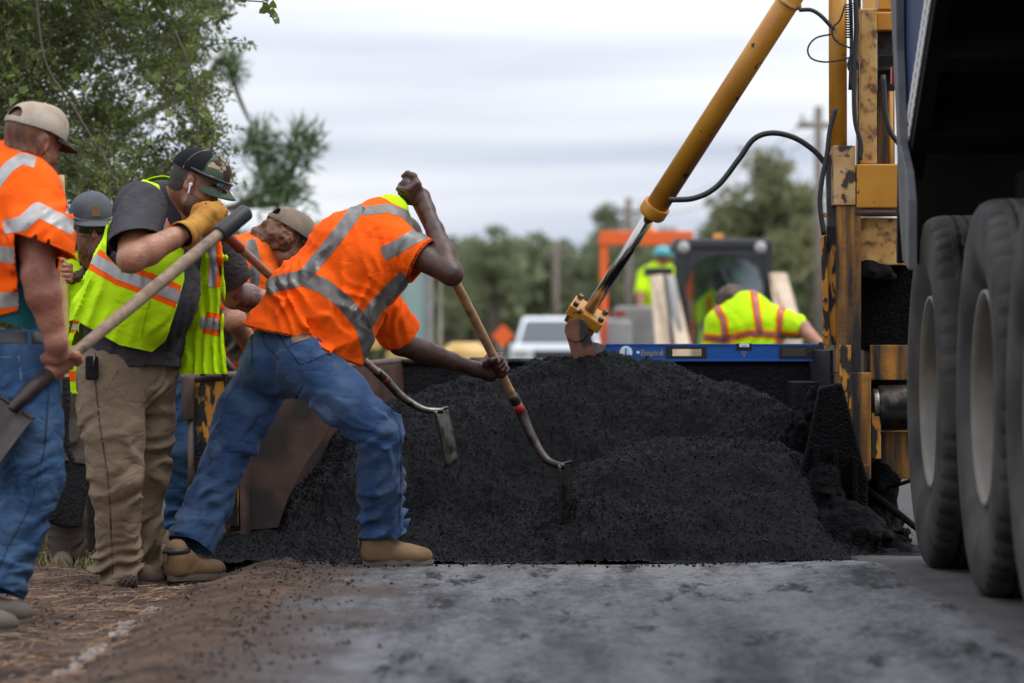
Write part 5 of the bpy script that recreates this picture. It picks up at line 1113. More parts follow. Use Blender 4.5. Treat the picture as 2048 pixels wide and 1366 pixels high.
obj('sunglass_strap', tube([hqt(.098, -.02, .045), hqt(.103, .04, .05), hqt(.092, .09, .055)], .006, 6), m_shade, tn, smooth=True)
VT, vt = simple_vest(tn, [P(415, 735, 18.0), P(440, 640, 18.0), P(475, 550, 18.0), P(515, 505, 18.0)], A3(.75, -.45, -.45), [(.20, .16), (.205, .17), (.21, .16), (.11, .10)], [(P(470, 510, 17.85), P(450, 610, 17.72), .09, .085)], m_or2, None)
tapes(vt, VT, [([(425, 610), (450, 660), (475, 720)], 26), ([(500, 480), (512, 530), (505, 580), (480, 640)], 20), ([(440, 690), (470, 640), (500, 610)], 22)], m_tapeg)
VU = pants(tn, m_den2, P(405, 740, 18.0), A3(.75, -.45, 0), [((P(372, 745, 17.95), P(364, 900, 17.85), P(362, 1052, 17.95)), (.105, .082, .075, .080)), ((P(445, 745, 18.05), P(450, 900, 18.1), P(455, 1050, 18.1)), (.11, .09, .08, .085))], (.17, .14), A3(.02, 0, .10), vox=.010, seed=41., amp=.014)
garment('jeans', VU, m_den2, tn); boot(tn, P(445, 1085, 18.0), (.8, -.5, 0), .26, m_kboot, hgt=.1); boot(tn, P(350, 1083, 17.95), (.8, -.3, 0), .26, m_kboot, hgt=.1)
obj('rake_handle', cyl(P(428, 690, 17.55), P(480, 760, 17.5), .016, n=10), m_grip, tn, smooth=True)

# ------------------------------------------------------------------ half-hidden worker behind them
Fq = nrm(A3(.3, .9, -.3)); hdq, hqq = head_field(P(640, 520, 20.0), Fq, A3(0, .2, 1), .95)
hw = person('half-hidden worker in a lime vest with orange bands behind the stooping man', m_skinL, [(hdq, *bounds(hqq(0, 0, 0), pad=.16), .009)], origin=P(600, 1040, 20))
VH, vh = simple_vest(hw, [P(560, 700, 20.1), P(575, 620, 20.05), P(598, 560, 20.0), P(612, 530, 20.0)], A3(.8, -.3, -.4), [(.19, .15), (.2, .16), (.19, .14), (.11, .10)], [(P(600, 540, 19.9), P(560, 600, 19.8), .075, .07)], m_lime, None, vox=.012)
tapes(vh, VH, [([(540, 600), (600, 590), (660, 600)], 18), ([(590, 505), (600, 560)], 14)], m_or, .003, 'orange_trim'); tapes(vh, VH, [([(540, 600), (600, 590), (660, 600)], 8), ([(590, 505), (600, 560)], 6)], m_tapeg, .006)
VHp = pants(hw, m_grp, P(560, 720, 20.1), A3(1, 0, 0), [((P(535, 720, 20.1), P(535, 880, 20.1), P(535, 1020, 20.1)), (.1, .085, .08, .08)), ((P(590, 720, 20.1), P(592, 880, 20.1), P(594, 1020, 20.1)), (.1, .085, .08, .08))], (.17, .14), A3(0, 0, .08), vox=.014); garment('trousers', VHp, m_grp, hw)

# small things on the shoulder
pc_ = P(252, 1180, 15.55); pc_[2] = dirtz(np.array([pc_[0]]), np.array([pc_[1]]))[0]+.028
cone = thing('pine_cone', pc_-A3(0, 0, .03), 'open brown pine cone lying on the dirt by the khaki trousers', 'pine cone')
m_cone = M('cone_scales', (.075, .045, .032), (.04, .025, .018), 60, rough=.8)
sc = prism([A3(0, 0, 0), A3(.012, .006, .002), A3(.013, .018, .006), A3(0, .024, .010), A3(-.013, .018, .006), A3(-.012, .006, .002)], (0, 0, .003)); SCM = mesh('scale', sc[0], sc[1]); SCM.materials.append(m_cone)
obj('core', sphere(pc_, (.038, .018, .018), 12, 8), m_cone, cone, smooth=True)
for k in range(46):
    t = k/45; a_ = k*2.4; r_ = .016*math.sin(.35+t*2.5); o = bpy.data.objects.new('scale', SCM); COL.objects.link(o); o.parent = cone
    d_ = nrm(A3(.55, math.cos(a_), math.sin(a_))); x_ = nrm(np.cross(d_, A3(1, 0, 0))); z_ = np.cross(x_, d_); mt_ = Matrix([[x_[0], d_[0], z_[0]], [x_[1], d_[1], z_[1]], [x_[2], d_[2], z_[2]]]).to_4x4()
    o.matrix_local = Matrix.Translation(Vector(pc_-ORG[cone.name]+A3(-.04+.075*t, r_*math.cos(a_)*.6, r_*math.sin(a_)*.6)))@mt_@Matrix.Scale(.7+.5*math.sin(t*3.1), 4)
def stone(px, py, Y, r, lb):
    c = P(px, py, Y); c[2] = dirtz(np.array([c[0]]), np.array([c[1]]))[0]+r*.25
    o = obj('stone', nets(disp(blob(c, (r, r*.8, r*.55)), lambda p: r*.25*fbm(p*(1.2/r)+px, 3)), c-r*1.6, c+r*1.6, r*.12), M('stone', (.10, .085, .075), (.06, .05, .045), 60, rough=.9, bump=.4), smooth=True); tag(o, lb, 'stone')
stone(112, 1318, 11.9, .022, 'small grey stone on the dirt beside the chalk line'); stone(180, 1290, 12.3, .013, 'tiny brown pebble on the dirt across the chalk line'); stone(120, 1232, 13.6, .018, 'rounded brown clod near the cream-capped man and his boots')
# ================================================================== vegetation
m_leaf = M('leaf_green', (.15, .20, .045), (.28, .33, .08), 14, rough=.42, spec=.45, lo=.35, hi=.65, c3=(.075, .09, .06), s3=9, lo3=.5, hi3=.6, trans=.35)
m_leafd = M('leaf_dark', (.095, .125, .042), (.18, .21, .075), 10, rough=.45, spec=.4, c3=(.20, .17, .04), s3=16, lo3=.66, hi3=.7, trans=.3)
m_leafv = M('vine_leaf', (.15, .19, .03), (.10, .15, .02), 10, rough=.45, c3=(.30, .20, .03), s3=6, lo3=.62, hi3=.68, trans=.3)
m_bark = M('bark', (.10, .075, .055), (.06, .045, .035), 20, rough=.9, bump=.8, bscale=40, stretch=(1, 1, .3))
m_twig = M('twig', (.11, .085, .06), rough=.85)
m_needle = M('pine_needles', (.09, .15, .06), (.13, .19, .08), 3, rough=.5)
m_farleaf = M('far_leaf', (.18, .21, .115), (.27, .29, .17), 1.2, rough=.8, spec=.2, c3=(.12, .14, .08), s3=.5, lo3=.5, hi3=.62, trans=.35)  # distance haze is painted in: both far leaf colours are paled and greyed
m_farleaf2 = M('far_leaf_olive', (.20, .21, .10), (.29, .29, .155), 1.2, rough=.8, spec=.2, c3=(.15, .17, .09), s3=.5, lo3=.5, hi3=.62, trans=.35)
def leaves(pos, d, size, asp=.42, flat=.5):
    "leaf-shaped faces at pos, pointing along d"
    n = len(pos); d = d/np.linalg.norm(d, axis=1)[:, None]; r = RNG.normal(size=(n, 3)); r[:, 2] *= flat
    s = np.cross(d, r); s /= np.linalg.norm(s, axis=1)[:, None]; nn = np.cross(d, s); L = size[:, None]
    V = np.stack([pos, pos+d*L*.45+s*L*asp*.5+nn*L*.06, pos+d*L-nn*L*.08, pos+d*L*.45-s*L*asp*.5+nn*L*.06], 1).reshape(-1, 3)
    i = np.arange(n)[:, None]*4; return V, np.vstack([i+np.array([[0, 1, 2]]), i+np.array([[0, 2, 3]])])
def sprigs(base, dirn, length, k, lsize):
    "twigs with alternate leaves; returns leaf mesh and twig mesh"
    n = len(base); t = np.linspace(.12, 1, k); droop = RNG.uniform(.05, .30, n)
    cur = base[:, None, :]+dirn[:, None, :]*(length[:, None]*t[None])[:, :, None]; cur[:, :, 2] -= (droop*length)[:, None]*t[None]**2
    side = np.cross(dirn, RNG.normal(size=(n, 3))); side /= np.linalg.norm(side, axis=1)[:, None]; alt = np.where(np.arange(k) % 2, 1., -1.)
    ld = dirn[:, None, :]*.75+side[:, None, :]*alt[None, :, None]*.9+RNG.normal(0, .25, (n, k, 3))
    lv = leaves(cur.reshape(-1, 3), ld.reshape(-1, 3), (lsize*RNG.uniform(.6, 1.25, (n, k))).ravel())
    w = np.array([0, 0, .0022]); w2 = side*.0022
    a, m_, e = base, cur[:, k//2], cur[:, -1]; TV = np.stack([a-w2, a+w2, m_+w2*.8, m_-w2*.8, e+w2*.3, e-w2*.3], 1).reshape(-1, 3); i = np.arange(n)[:, None]*6
    TF = np.vstack([i+np.array([[0, 1, 2, 3]]), i+np.array([[3, 2, 4, 5]])]); return lv, (TV, TF)
def unit(n):
    v = RNG.normal(size=(n, 3)); return v/np.linalg.norm(v, axis=1)[:, None]
# the shrubby tree over the men
bt = thing('roadside_tree', A3(-3.3, 21.6, -.15), 'dense small-leaved roadside tree hanging over the group of workers', 'tree')
YT = 20.8
edge = np.array([(-400, 455), (-120, 450), (0, 400), (60, 395), (130, 375), (200, 398), (260, 425), (310, 458), (350, 440), (400, 415), (450, 350), (520, 300), (620, 270), (900, 230)], float)
def crown_ok(p):
    q = pix(p); return q[:, 0] < np.interp(q[:, 1], edge[:, 0], edge[:, 1])+34*fbm(p*1.9, 2)+12
N = 60000; bp = np.stack([RNG.uniform(-5.2, -1.35, N), 19.7+3.2*RNG.random(N)**1.5, RNG.uniform(.1, 4.4, N)], 1)
cen_ = bp[crown_ok(bp)][:860]; sz_ = RNG.uniform(.09, .24, len(cen_)); ii = RNG.integers(0, len(cen_), 33000); ud = unit(33000); ud[:, 2] *= .7
bp = cen_[ii]+ud*(sz_[ii]*RNG.random(33000)**.4)[:, None]; bp = bp[crown_ok(bp)]
dr = unit(len(bp))*.8+A3(.45, -.35, .12); dr /= np.linalg.norm(dr, axis=1)[:, None]; hf = len(bp)*3//5
L1, W1 = sprigs(bp[:hf], dr[:hf], RNG.uniform(.10, .26, hf), 13, .036); L2, W2 = sprigs(bp[hf:], dr[hf:], RNG.uniform(.10, .22, len(bp)-hf), 12, .038)
obj('crown', L1, m_leafd, bt); obj('crown', L2, m_leaf, bt); struct(obj('twigs', join((W1[0], W1[1].tolist()), (W2[0], W2[1].tolist())), m_twig, bt), 'stuff')
obj('trunk', tube([A3(-3.3, 21.6, -.2), A3(-3.25, 21.55, .8), A3(-3.15, 21.5, 1.8), A3(-3.2, 21.4, 3.2)], [.13, .11, .09, .05], 12), m_bark, bt, smooth=True)
for k in range(16):
    z0 = .6+k*.17; a = A3(-3.22, 21.5, z0); e = A3(RNG.uniform(-4.4, -1.9), RNG.uniform(19.9, 22.4), z0+RNG.uniform(.2, 1.2)); obj('limb', tube([a, (a+e)/2+A3(0, 0, .15), e], [.04, .025, .008], 7), m_bark, bt, smooth=True)
# long shoots that reach out into the sky
sh_pts = []
for pts in [[(330, 70), (380, 45), (420, 28), (442, 42)], [(330, 110), (400, 95), (450, 86), (505, 88)], [(360, 150), (385, 180), (398, 215), (410, 260)], [(380, 215), (405, 235), (425, 262), (458, 300)], [(300, 30), (340, 5), (390, -10)], [(392, 290), (420, 300), (450, 330), (462, 355)]]:
    c = spline([P(x, y, 20.2+.1*i) for i, (x, y) in enumerate(pts)], 9); obj('shoot', tube(c[::3], [.006, .004, .002], 5, 3), m_twig, bt, smooth=True); sh_pts.append(c)
c = np.vstack(sh_pts); c = np.repeat(c, 4, 0)+RNG.normal(0, .022, (len(c)*4, 3)); obj('shoot_leaves', leaves(c, unit(len(c))+A3(.5, 0, -.25), RNG.uniform(.025, .05, len(c))), m_leaf, bt)
# a vine climbing through it: every broad leaf by itself
vn = thing('climbing_vine', P(250, 420, 19.5), 'broad-leaved vine with yellowing leaves trailing down through the roadside tree', 'vine')
obj('stem', tube([P(250, 420, 19.62), P(215, 330, 19.6), P(150, 220, 19.6), P(90, 120, 19.6), P(70, -40, 19.6)], .006, 6), m_twig, vn, smooth=True)
obj('stem', tube([P(392, 330, 19.7), P(395, 230, 19.65), P(385, 150, 19.6), P(350, 60, 19.6)], .005, 6), m_twig, vn, smooth=True)
bl = np.array([(0, 0, 0), (-.5, .1, .06), (-.46, .45, .05), (0, 1.05, -.08), (.46, .45, .05), (.5, .1, .06), (0, .42, 0)])
LMs = mesh('leaf', bl, [[0, 6, 1], [1, 6, 2], [2, 6, 3], [3, 6, 4], [4, 6, 5], [5, 6, 0]]); LMs.materials.append(m_leafv)
for (x, y) in [(100, 165), (112, 180), (85, 190), (130, 172), (150, 160), (60, 20), (95, 90), (108, 130), (165, 180), (20, 150), (12, 190), (42, 185), (172, 140), (200, 160), (30, 205), (395, 160), (402, 195), (390, 175), (408, 235), (372, 200), (360, 180), (355, 150), (340, 235), (330, 260), (300, 200), (262, 240), (415, 290), (425, 320), (440, 275), (300, 290), (380, 120), (60, 165), (75, 150), (310, 160)]:
    o = bpy.data.objects.new('leaf', LMs); COL.objects.link(o); o.parent = vn; o.location = P(x, y, 19.45+.25*random.random())-ORG[vn.name]; s_ = random.uniform(.030, .058); o.scale = (s_, s_, s_)
    o.rotation_euler = (random.uniform(.6, 2.2), random.uniform(-1, 1), random.uniform(0, 6.3))
hv_ = thing('hanging_vine', P(530, 60, 17.5), 'thin vine sprig with a few leaves hanging against the sky', 'vine')
obj('stem', tube([P(470, -30, 17.5), P(480, -2, 17.5), P(530, 5, 17.5), P(540, 25, 17.5), P(552, 48, 17.5)], .0035, 5), m_twig, hv_, smooth=True)
obj('stem', tube([P(540, -30, 17.5), P(534, 0, 17.5), P(540, 25, 17.5)], .003, 5), m_twig, hv_, smooth=True)
for (x, y, s_) in [(472, 2, .04), (484, 5, .035), (532, 3, .035), (535, 22, .05), (545, 16, .04), (528, 28, .05), (548, 36, .04), (552, 46, .03), (480, -6, .04), (541, 30, .035)]:
    o = bpy.data.objects.new('leaf', LMs); COL.objects.link(o); o.parent = hv_; o.location = P(x, y, 17.5)-ORG[hv_.name]; o.scale = (s_,)*3; o.rotation_euler = (random.uniform(1, 2), random.uniform(-.6, .6), random.uniform(2.5, 3.8))
# pine behind
pn = thing('pine_tree', A3(-4.5, 33, -.16), 'blurred long-needled pine behind the roadside tree', 'pine tree')
YP = 33.
obj('trunk', tube([A3(-4.5, 33, -.2), A3(-4.45, 33, 2), A3(-4.4, 33, 5)], [.16, .14, .10], 10), m_bark, pn, smooth=True)
tufts = []
for pts in [[(250, 420), (400, 425), (480, 410), (540, 380), (590, 330), (606, 290)], [(540, 380), (520, 330), (508, 280)], [(480, 410), (560, 405), (590, 370)], [(250, 250), (400, 170), (440, 120), (462, 150), (480, 200), (500, 245)], [(480, 410), (470, 450), (480, 480)]]:
    c = spline([P(x, y, YP+.3*(i % 2)) for i, (x, y) in enumerate(pts)], 6); obj('branch', tube(c[::2], [.045, .03, .012], 6, 2), m_bark, pn, smooth=True); tufts.append(c[len(c)//3:])
for (x, y, k, r) in [(606, 285, 5, .20), (585, 320, 4, .18), (512, 285, 5, .18), (520, 320, 4, .18), (545, 365, 5, .2), (500, 395, 3, .16), (455, 130, 5, .17), (468, 150, 3, .12), (575, 385, 5, .2), (540, 410, 2, .16)]:
    n = 34*k; cc = P(x, y, YP); tip = cc+RNG.normal(0, r*.35, (n, 3)); dd = unit(n)+A3(.25, 0, .35); dd /= np.linalg.norm(dd, axis=1)[:, None]
    obj('needle_tuft', leaves(tip, dd, RNG.uniform(.6, 1.2, n)*r, .05), m_needle, pn)
# far trees
def far_tree(cx, hw, top, Y, m, label, dens=1., base=-.16, bot=None):
    x = (cx-1024)/FPX*Y; zt = CAM_H-(top-HOR)/FPX*Y; R = hw/FPX*Y; zb = max(.3, zt-3.0*R) if bot is None else bot
    t = thing('broadleaf_tree', A3(x, Y, base), label, 'tree', 'trees along the far road')
    obj('trunk', tube([A3(x, Y, base-.05), A3(x+.1, Y, (zb+zt)/2), A3(x, Y, zt-.4*R)], [.05*R+.1, .04*R+.07, .03], 8), m_bark, t, smooth=True)
    nc = 60; cc = unit(nc)*RNG.uniform(.10, .88, (nc, 1))**.6; cc = cc*A3(R, R, (zt-zb)/2)+A3(x, Y, (zt+zb)/2); cc[0] = (x, Y, zt-.22*R); n = int(5200*dens)
    for k in range(5): obj('limb', tube([A3(x, Y, zb+.1*(zt-zb)), (A3(x, Y, zb)+cc[k+1])/2+A3(0, 0, .2*R), cc[k+1]], [.03*R+.03, .02*R+.02, .015], 6), m_bark, t, smooth=True)
    i = RNG.integers(0, nc, n); rr = R*(.22+.16*RNG.random(nc))[i]; pos = cc[i]+unit(n)*(rr*RNG.random(n)**.35)[:, None]*A3(1, 1, .75)
    obj('crown', leaves(pos, unit(n)+A3(0, -.1, -.2), np.full(n, R*.13)*RNG.uniform(.6, 1.3, n), .6), m, t)
far_tree(985, 62, 447, 108, m_farleaf, 'dark round-topped tree standing above the far tree line beside the tall gap of sky', 1.2)
far_tree(900, 70, 472, 118, m_farleaf, 'broad green tree at the end of the far tree line above the white vehicle')
far_tree(1085, 70, 530, 125, m_farleaf2, 'low olive tree below the gap of sky in the far tree line')
far_tree(1215, 78, 408, 104, m_farleaf, 'tall green tree behind the orange canopy frame', 1.2)
far_tree(1330, 70, 452, 112, m_farleaf2, 'olive tree behind the loader cab roof')
far_tree(1425, 62, 448, 110, m_farleaf, 'green tree between the loader and the tallest tree')
far_tree(1520, 128, 292, 84, m_farleaf2, 'tallest olive-green tree right behind the loader', 1.6)
far_tree(1625, 90, 410, 88, m_farleaf, 'green tree beside the tall utility pole and yellow mast')
far_tree(810, 80, 540, 112, m_farleaf2, 'olive tree behind the excavator cab')
far_tree(1730, 100, 380, 92, m_farleaf, 'green tree hidden behind the yellow machine mast', .6)
far_tree(640, 70, 440, 62, m_farleaf2, 'yellowish tree behind the stooping man and the bent worker', 1.2)
far_tree(540, 90, 455, 55, m_farleaf2, 'bushy olive tree behind the man in the camouflage cap', 1.2)
far_tree(420, 95, 420, 50, m_farleaf2, 'olive tree directly behind the pine', 1.2)
n = 26000; p = np.stack([RNG.uniform(-26, 16, n), RNG.uniform(122, 134, n), np.zeros(n)], 1); hh = 3.6+1.0*fbm(p*A3(.25, 0, 0)+A3(0, 3, 1), 3); p[:, 2] = -.2+hh*RNG.random(n)**.7
struct(obj('far_woods', leaves(p, unit(n), RNG.uniform(.3, .75, n), .6), m_farleaf), 'stuff')
n = 9000; p = np.stack([RNG.uniform(-9, -3.6, n), RNG.uniform(44, 50, n), np.zeros(n)], 1); hh = .9+.6*fbm(p*A3(.6, 0, 0), 3); p[:, 2] = -.2+hh*RNG.random(n)**.7
struct(obj('far_hedge', leaves(p, unit(n), RNG.uniform(.1, .25, n), .6), m_farleaf2), 'stuff')
# weeds and grass behind the men
n = 9000; p = np.stack([RNG.uniform(-4.2, -1.75, n), RNG.uniform(16.6, 20.5, n), np.zeros(n)], 1); p[:, 2] = dirtz(p[:, 0], p[:, 1]); kk = fbm(p*1.3+8, 2) > -.15; p = p[kk]; n = len(p)
d = RNG.normal(0, .35, (n, 3)); d[:, 2] = 1
m_grb = M('grass_blades', (.11, .13, .03), (.17, .13, .06), 6, rough=.7)
struct(obj('grass', leaves(p, d, RNG.uniform(.04, .22, n)*(.35+.65*sstep(16.8, 18.5, p[:, 1])), .07), m_grb), 'stuff')
n = 500; p = np.stack([RNG.uniform(-2.6, -1.45, n), RNG.uniform(11.5, 15.6, n), np.zeros(n)], 1); p[:, 2] = dirtz(p[:, 0], p[:, 1]); p = p[fbm(p*2.3, 2) > .15]; n = len(p); d = RNG.normal(0, .5, (n, 3)); d[:, 2] = 1
struct(obj('grass_tufts', leaves(p, d, RNG.uniform(.03, .08, n), .09), m_grb), 'stuff')
n = 700; cc = np.array([P(340, 860, 19.5), P(352, 850, 19.5), P(175, 850, 18.6), P(150, 900, 18.6), P(185, 800, 18.7)])[RNG.integers(0, 5, n)]; p = cc+RNG.normal(0, .09, (n, 3))
sb_ = obj('weed', leaves(p, unit(n), RNG.uniform(.03, .06, n), .5), m_leaf); tag(sb_, 'leafy green weeds growing between the legs of the men', 'weeds', None, 'stuff')
struct(obj('side_road', sheet(np.linspace(-40, -1.2, 20), np.linspace(30.5, 39, 6), lambda X, Y: np.full(len(X), -.13)), M('side_road_asphalt', (.22, .22, .225), (.26, .26, .26), 2, rough=.9)))

# ================================================================== things further down the road
m_ckm = M('loader_black', (.022, .022, .024), rough=.5); m_cream = M('loader_cream', (.52, .41, .29), (.38, .28, .18), 4, rough=.5); m_glass = Mglass('cab_glass', (.80, .86, .86), .86); m_orp = M('orange_paint', (.85, .13, .015), rough=.45)
m_amber = M('amber', (.9, .32, .02), rough=.25); m_lamp = M('lamp_glass', (.38, .38, .37), rough=.2); m_wht = M('white_car_paint', (.72, .74, .77), rough=.25, coat=.5); m_dglass = M('windscreen', (.05, .06, .07), rough=.08); m_grey = M('machine_grey', (.30, .29, .28), (.2, .19, .18), 3, rough=.6); m_seat = M('seat', (.03, .03, .03), rough=.8)
YK = 38.
lo_ = thing('skid_steer_loader', P(1447, 875, YK), 'compact loader with a black cab, arched windscreen and cream lift arms', 'loader')
def K(n, vf, m, bev=.01, sm=False, par=lo_): return obj(n, vf, m, par, bevel=bev, smooth=sm)
K('body', bpx(1345, 1550, 695, 830, YK+.1, YK+2.2), m_cream, .03); K('roof', bpx(1349, 1546, 477, 500, YK, YK+1.3), m_ckm, .03)
gl_pts = [(1372, 690), (1372, 560), (1385, 530), (1415, 513), (1450, 508), (1490, 513), (1518, 532), (1528, 565), (1528, 690)]
for s_ in (0, 1):
    xs = (1350, 1374) if s_ == 0 else (1526, 1546)
    K('front_pillar', bpx(xs[0], xs[1], 500, 700, YK+.003, YK+.10), m_ckm); K('rear_pillar', bpx(xs[0], xs[1], 500, 700, YK+1.15, YK+1.27), m_ckm)
K('arch', ppx([(1374, 501), (1526, 501), (1526, 570), (1516, 535), (1488, 517), (1450, 510), (1415, 517), (1388, 533), (1374, 570)], YK+.004, .07), m_ckm)
K('windscreen', ppx(gl_pts, YK+.03, .01), m_glass, 0); K('rear_window', bpx(1376, 1524, 510, 640, YK+1.2, YK+1.21), m_glass, 0)
K('wiper', cyl(P(1440, 535, YK-.02), P(1492, 640, YK-.02), .02, n=6), m_ckm, 0); K('seat', bpx(1420, 1490, 610, 720, YK+.75, YK+.9), m_seat, .04)
for x in (1367, 1521): K('work_light', lathe(P(x, 495, YK), (0, -1, 0), [(0, .03), (.05, .03), (.06, 0)], 14), m_lamp, 0, True)
K('beacon', bpx(1427, 1446, 468, 478, YK+.4, YK+.5), m_amber)
K('lift_arm', prism([P(1298, 552, YK-.1), P(1318, 548, YK-.1), P(1350, 690, YK-.9), P(1352, 760, YK-1.0), P(1322, 760, YK-1.0), P(1310, 690, YK-.9)], (.16, .1, 0)), m_cream, .02); K('lift_arm', prism([P(1536, 545, YK), P(1552, 545, YK), P(1580, 650, YK-.8), P(1584, 760, YK-.9), P(1556, 760, YK-.9), P(1552, 660, YK-.8)], (.12, .1, 0)), m_cream, .02)
K('arm_cylinder', cyl(P(1342, 560, YK-.2), P(1360, 700, YK-.8), .05, n=12), m_grey, 0, True); K('arm_hose', cyl(P(1330, 552, YK-.3), P(1346, 690, YK-1.0), .02, n=8), m_ckm, 0, True); K('grab_bar', cyl(P(1378, 600, YK-.05), P(1378, 690, YK-.05), .02, n=8), m_ckm, 0, True)
K('arm_bracket', bpx(1290, 1346, 535, 550, YK+.1, YK+.5), m_ckm); K('arm_bracket', bpx(1537, 1548, 522, 546, YK+.1, YK+.5), m_ckm); K('bucket', bpx(1310, 1590, 765, 850, YK-1.5, YK-.9), m_grey, .03)
for x in (1345, 1540):
    for y in (YK+.3, YK+1.6): K('wheel', cyl(P(x-18, 812, y), P(x+20, 812, y), .35, n=20), m_tyre, .03, True)
YO = 46.
ro = thing('road_roller', P(1290, 842, YO), 'roller with an orange canopy frame and amber beacon behind the loader', 'roller')
K('canopy_post', bpx(1200, 1216, 490, 760, YO, YO+.1), m_orp, .01, False, ro); K('canopy_post', bpx(1372, 1386, 490, 760, YO, YO+.1), m_orp, .01, False, ro); K('canopy_beam', bpx(1199, 1387, 462, 490, YO-.02, YO+.12), m_orp, .01, False, ro)
K('beacon', cyl(P(1297, 463, YO+.05), P(1297, 448, YO+.05), .06, n=12), m_amber, .01, True, ro); K('engine_hood', bpx(1232, 1330, 612, 760, YO+.2, YO+1.6), m_grey, .05, False, ro); K('console', bpx(1215, 1265, 640, 760, YO-.4, YO+.1), m_grey, .05, False, ro)
K('drum', cyl(P(1195, 770, YO+.4), P(1380, 770, YO+.4), .42, n=26), m_steel, .01, True, ro); K('tail_lamp', bpx(1228, 1250, 622, 632, YO-.42, YO-.40), m_red, 0, False, ro)
def far_person(label, pts, side, rs, head, Fv, arms, mv, msk, mh, Y, hat=None, leg=None):
    hd, hq_ = head_field(head, Fv, A3(.1, .1, 1), 1.05); fl = [(hd, *bounds(head, pad=.18), .014)]
    for a in arms: fl.append((uni(chain([np.asarray(v) for v in a], [.055, .047, .036, .04][:len(a)]), .03), *bounds(*a, pad=.12), .014))
    o = person(label, msk, fl, None, pts[0]); VF, v = simple_vest(o, pts, side, rs, [(a[0], np.asarray(a[0])+.75*(np.asarray(a[1])-np.asarray(a[0])), .085, .08) for a in arms], mv, None, .016)
    if hat == 'helmet':
        f = blob(hq_(0, 0, .05), (.125, .14, .11)); q = nets(f, *bounds(head, pad=.25), .016); q = clip(q[0], q[1], hq_(0, 0, .04)[2]-q[0][:, 2]); obj('hard_hat', q, M('teal_helmet', (.05, .32, .36), rough=.4), o, smooth=True, solid=.006)
    elif hat == 'cap': cap_parts(o, head, nrm(Fv), A3(0, 0, 1), 1.1, m_capg, m_capg, m_capg)
    else: obj('hair', nets(disp(blob(hq_(0, -.02, .03), (.10, .11, .105)), lambda p: .012*fbm(p*30, 2)), *bounds(head, pad=.2), .014), mh, o, smooth=True)
    return o, VF, v
YQ = 25.
o, VF, v = far_person('worker in a lime shirt with orange bands bending down beyond the spirit level', [P(1500, 790, YQ), P(1498, 700, YQ), P(1497, 645, YQ), P(1490, 620, YQ)], A3(1, .1, 0), [(.20, .15), (.215, .17), (.225, .17), (.13, .11)], P(1462, 612, YQ+.05), A3(-.4, .6, -.6), [[P(1555, 640, YQ), P(1605, 655, YQ-.1), P(1640, 690, YQ-.3)], [P(1435, 645, YQ), P(1425, 720, YQ), P(1430, 780, YQ)]], m_lime, m_skinL, m_hairB, YQ)
for pts, wd in [([(1380, 672), (1450, 678), (1500, 666), (1620, 674)], 15), ([(1425, 600), (1448, 640), (1456, 720)], 15), ([(1505, 570), (1520, 668)], 15), ([(1580, 590), (1560, 625), (1556, 700)], 15)]: tapes(v, VF, [(pts, wd)], m_or, .006, 'orange_trim'); tapes(v, VF, [(pts, wd*.4)], m_tapeg, .012)
VHp = pants(o, m_den2, P(1500, 800, YQ), A3(1, 0, 0), [((P(1475, 800, YQ), P(1475, 880, YQ), P(1475, 970, YQ)), (.11, .09, .085, .085)), ((P(1528, 800, YQ), P(1530, 880, YQ), P(1530, 970, YQ)), (.11, .09, .085, .085))], (.18, .15), A3(0, 0, .08), vox=.018); garment('jeans', VHp, m_den2, o)
o, VF, v = far_person('roller operator in a lime vest and teal hard hat', [P(1320, 650, YO+.9), P(1318, 590, YO+.9), P(1320, 550, YO+.9), P(1324, 535, YO+.9)], A3(1, 0, 0), [(.2, .15), (.22, .16), (.21, .15), (.11, .1)], P(1325, 518, YO+.88), A3(.1, -1, -.3), [[P(1290, 555, YO+.9), P(1280, 590, YO+.7), P(1282, 625, YO+.5)], [P(1350, 555, YO+.9), P(1352, 590, YO+.7), P(1340, 620, YO+.5)]], m_lime, m_skinR, m_hairB, YO, 'helmet')
o, VF, v = far_person('loader driver in a cap and lime vest seated behind the arched windscreen', [P(1440, 690, YK+.62), P(1440, 640, YK+.65), P(1442, 610, YK+.65), P(1442, 590, YK+.65)], A3(1, 0, 0), [(.2, .15), (.22, .16), (.2, .14), (.11, .1)], P(1442, 570, YK+.62), A3(0, -1, -.2), [[P(1412, 612, YK+.6), P(1408, 650, YK+.45), P(1420, 670, YK+.3)], [P(1472, 612, YK+.6), P(1476, 650, YK+.45), P(1470, 670, YK+.3)]], m_lime, m_skinR, m_hairB, YK, 'cap')
tapes(v, VF, [([(1418, 595), (1420, 680)], 8), ([(1462, 595), (1460, 680)], 8)], m_or, .008, 'orange_trim')
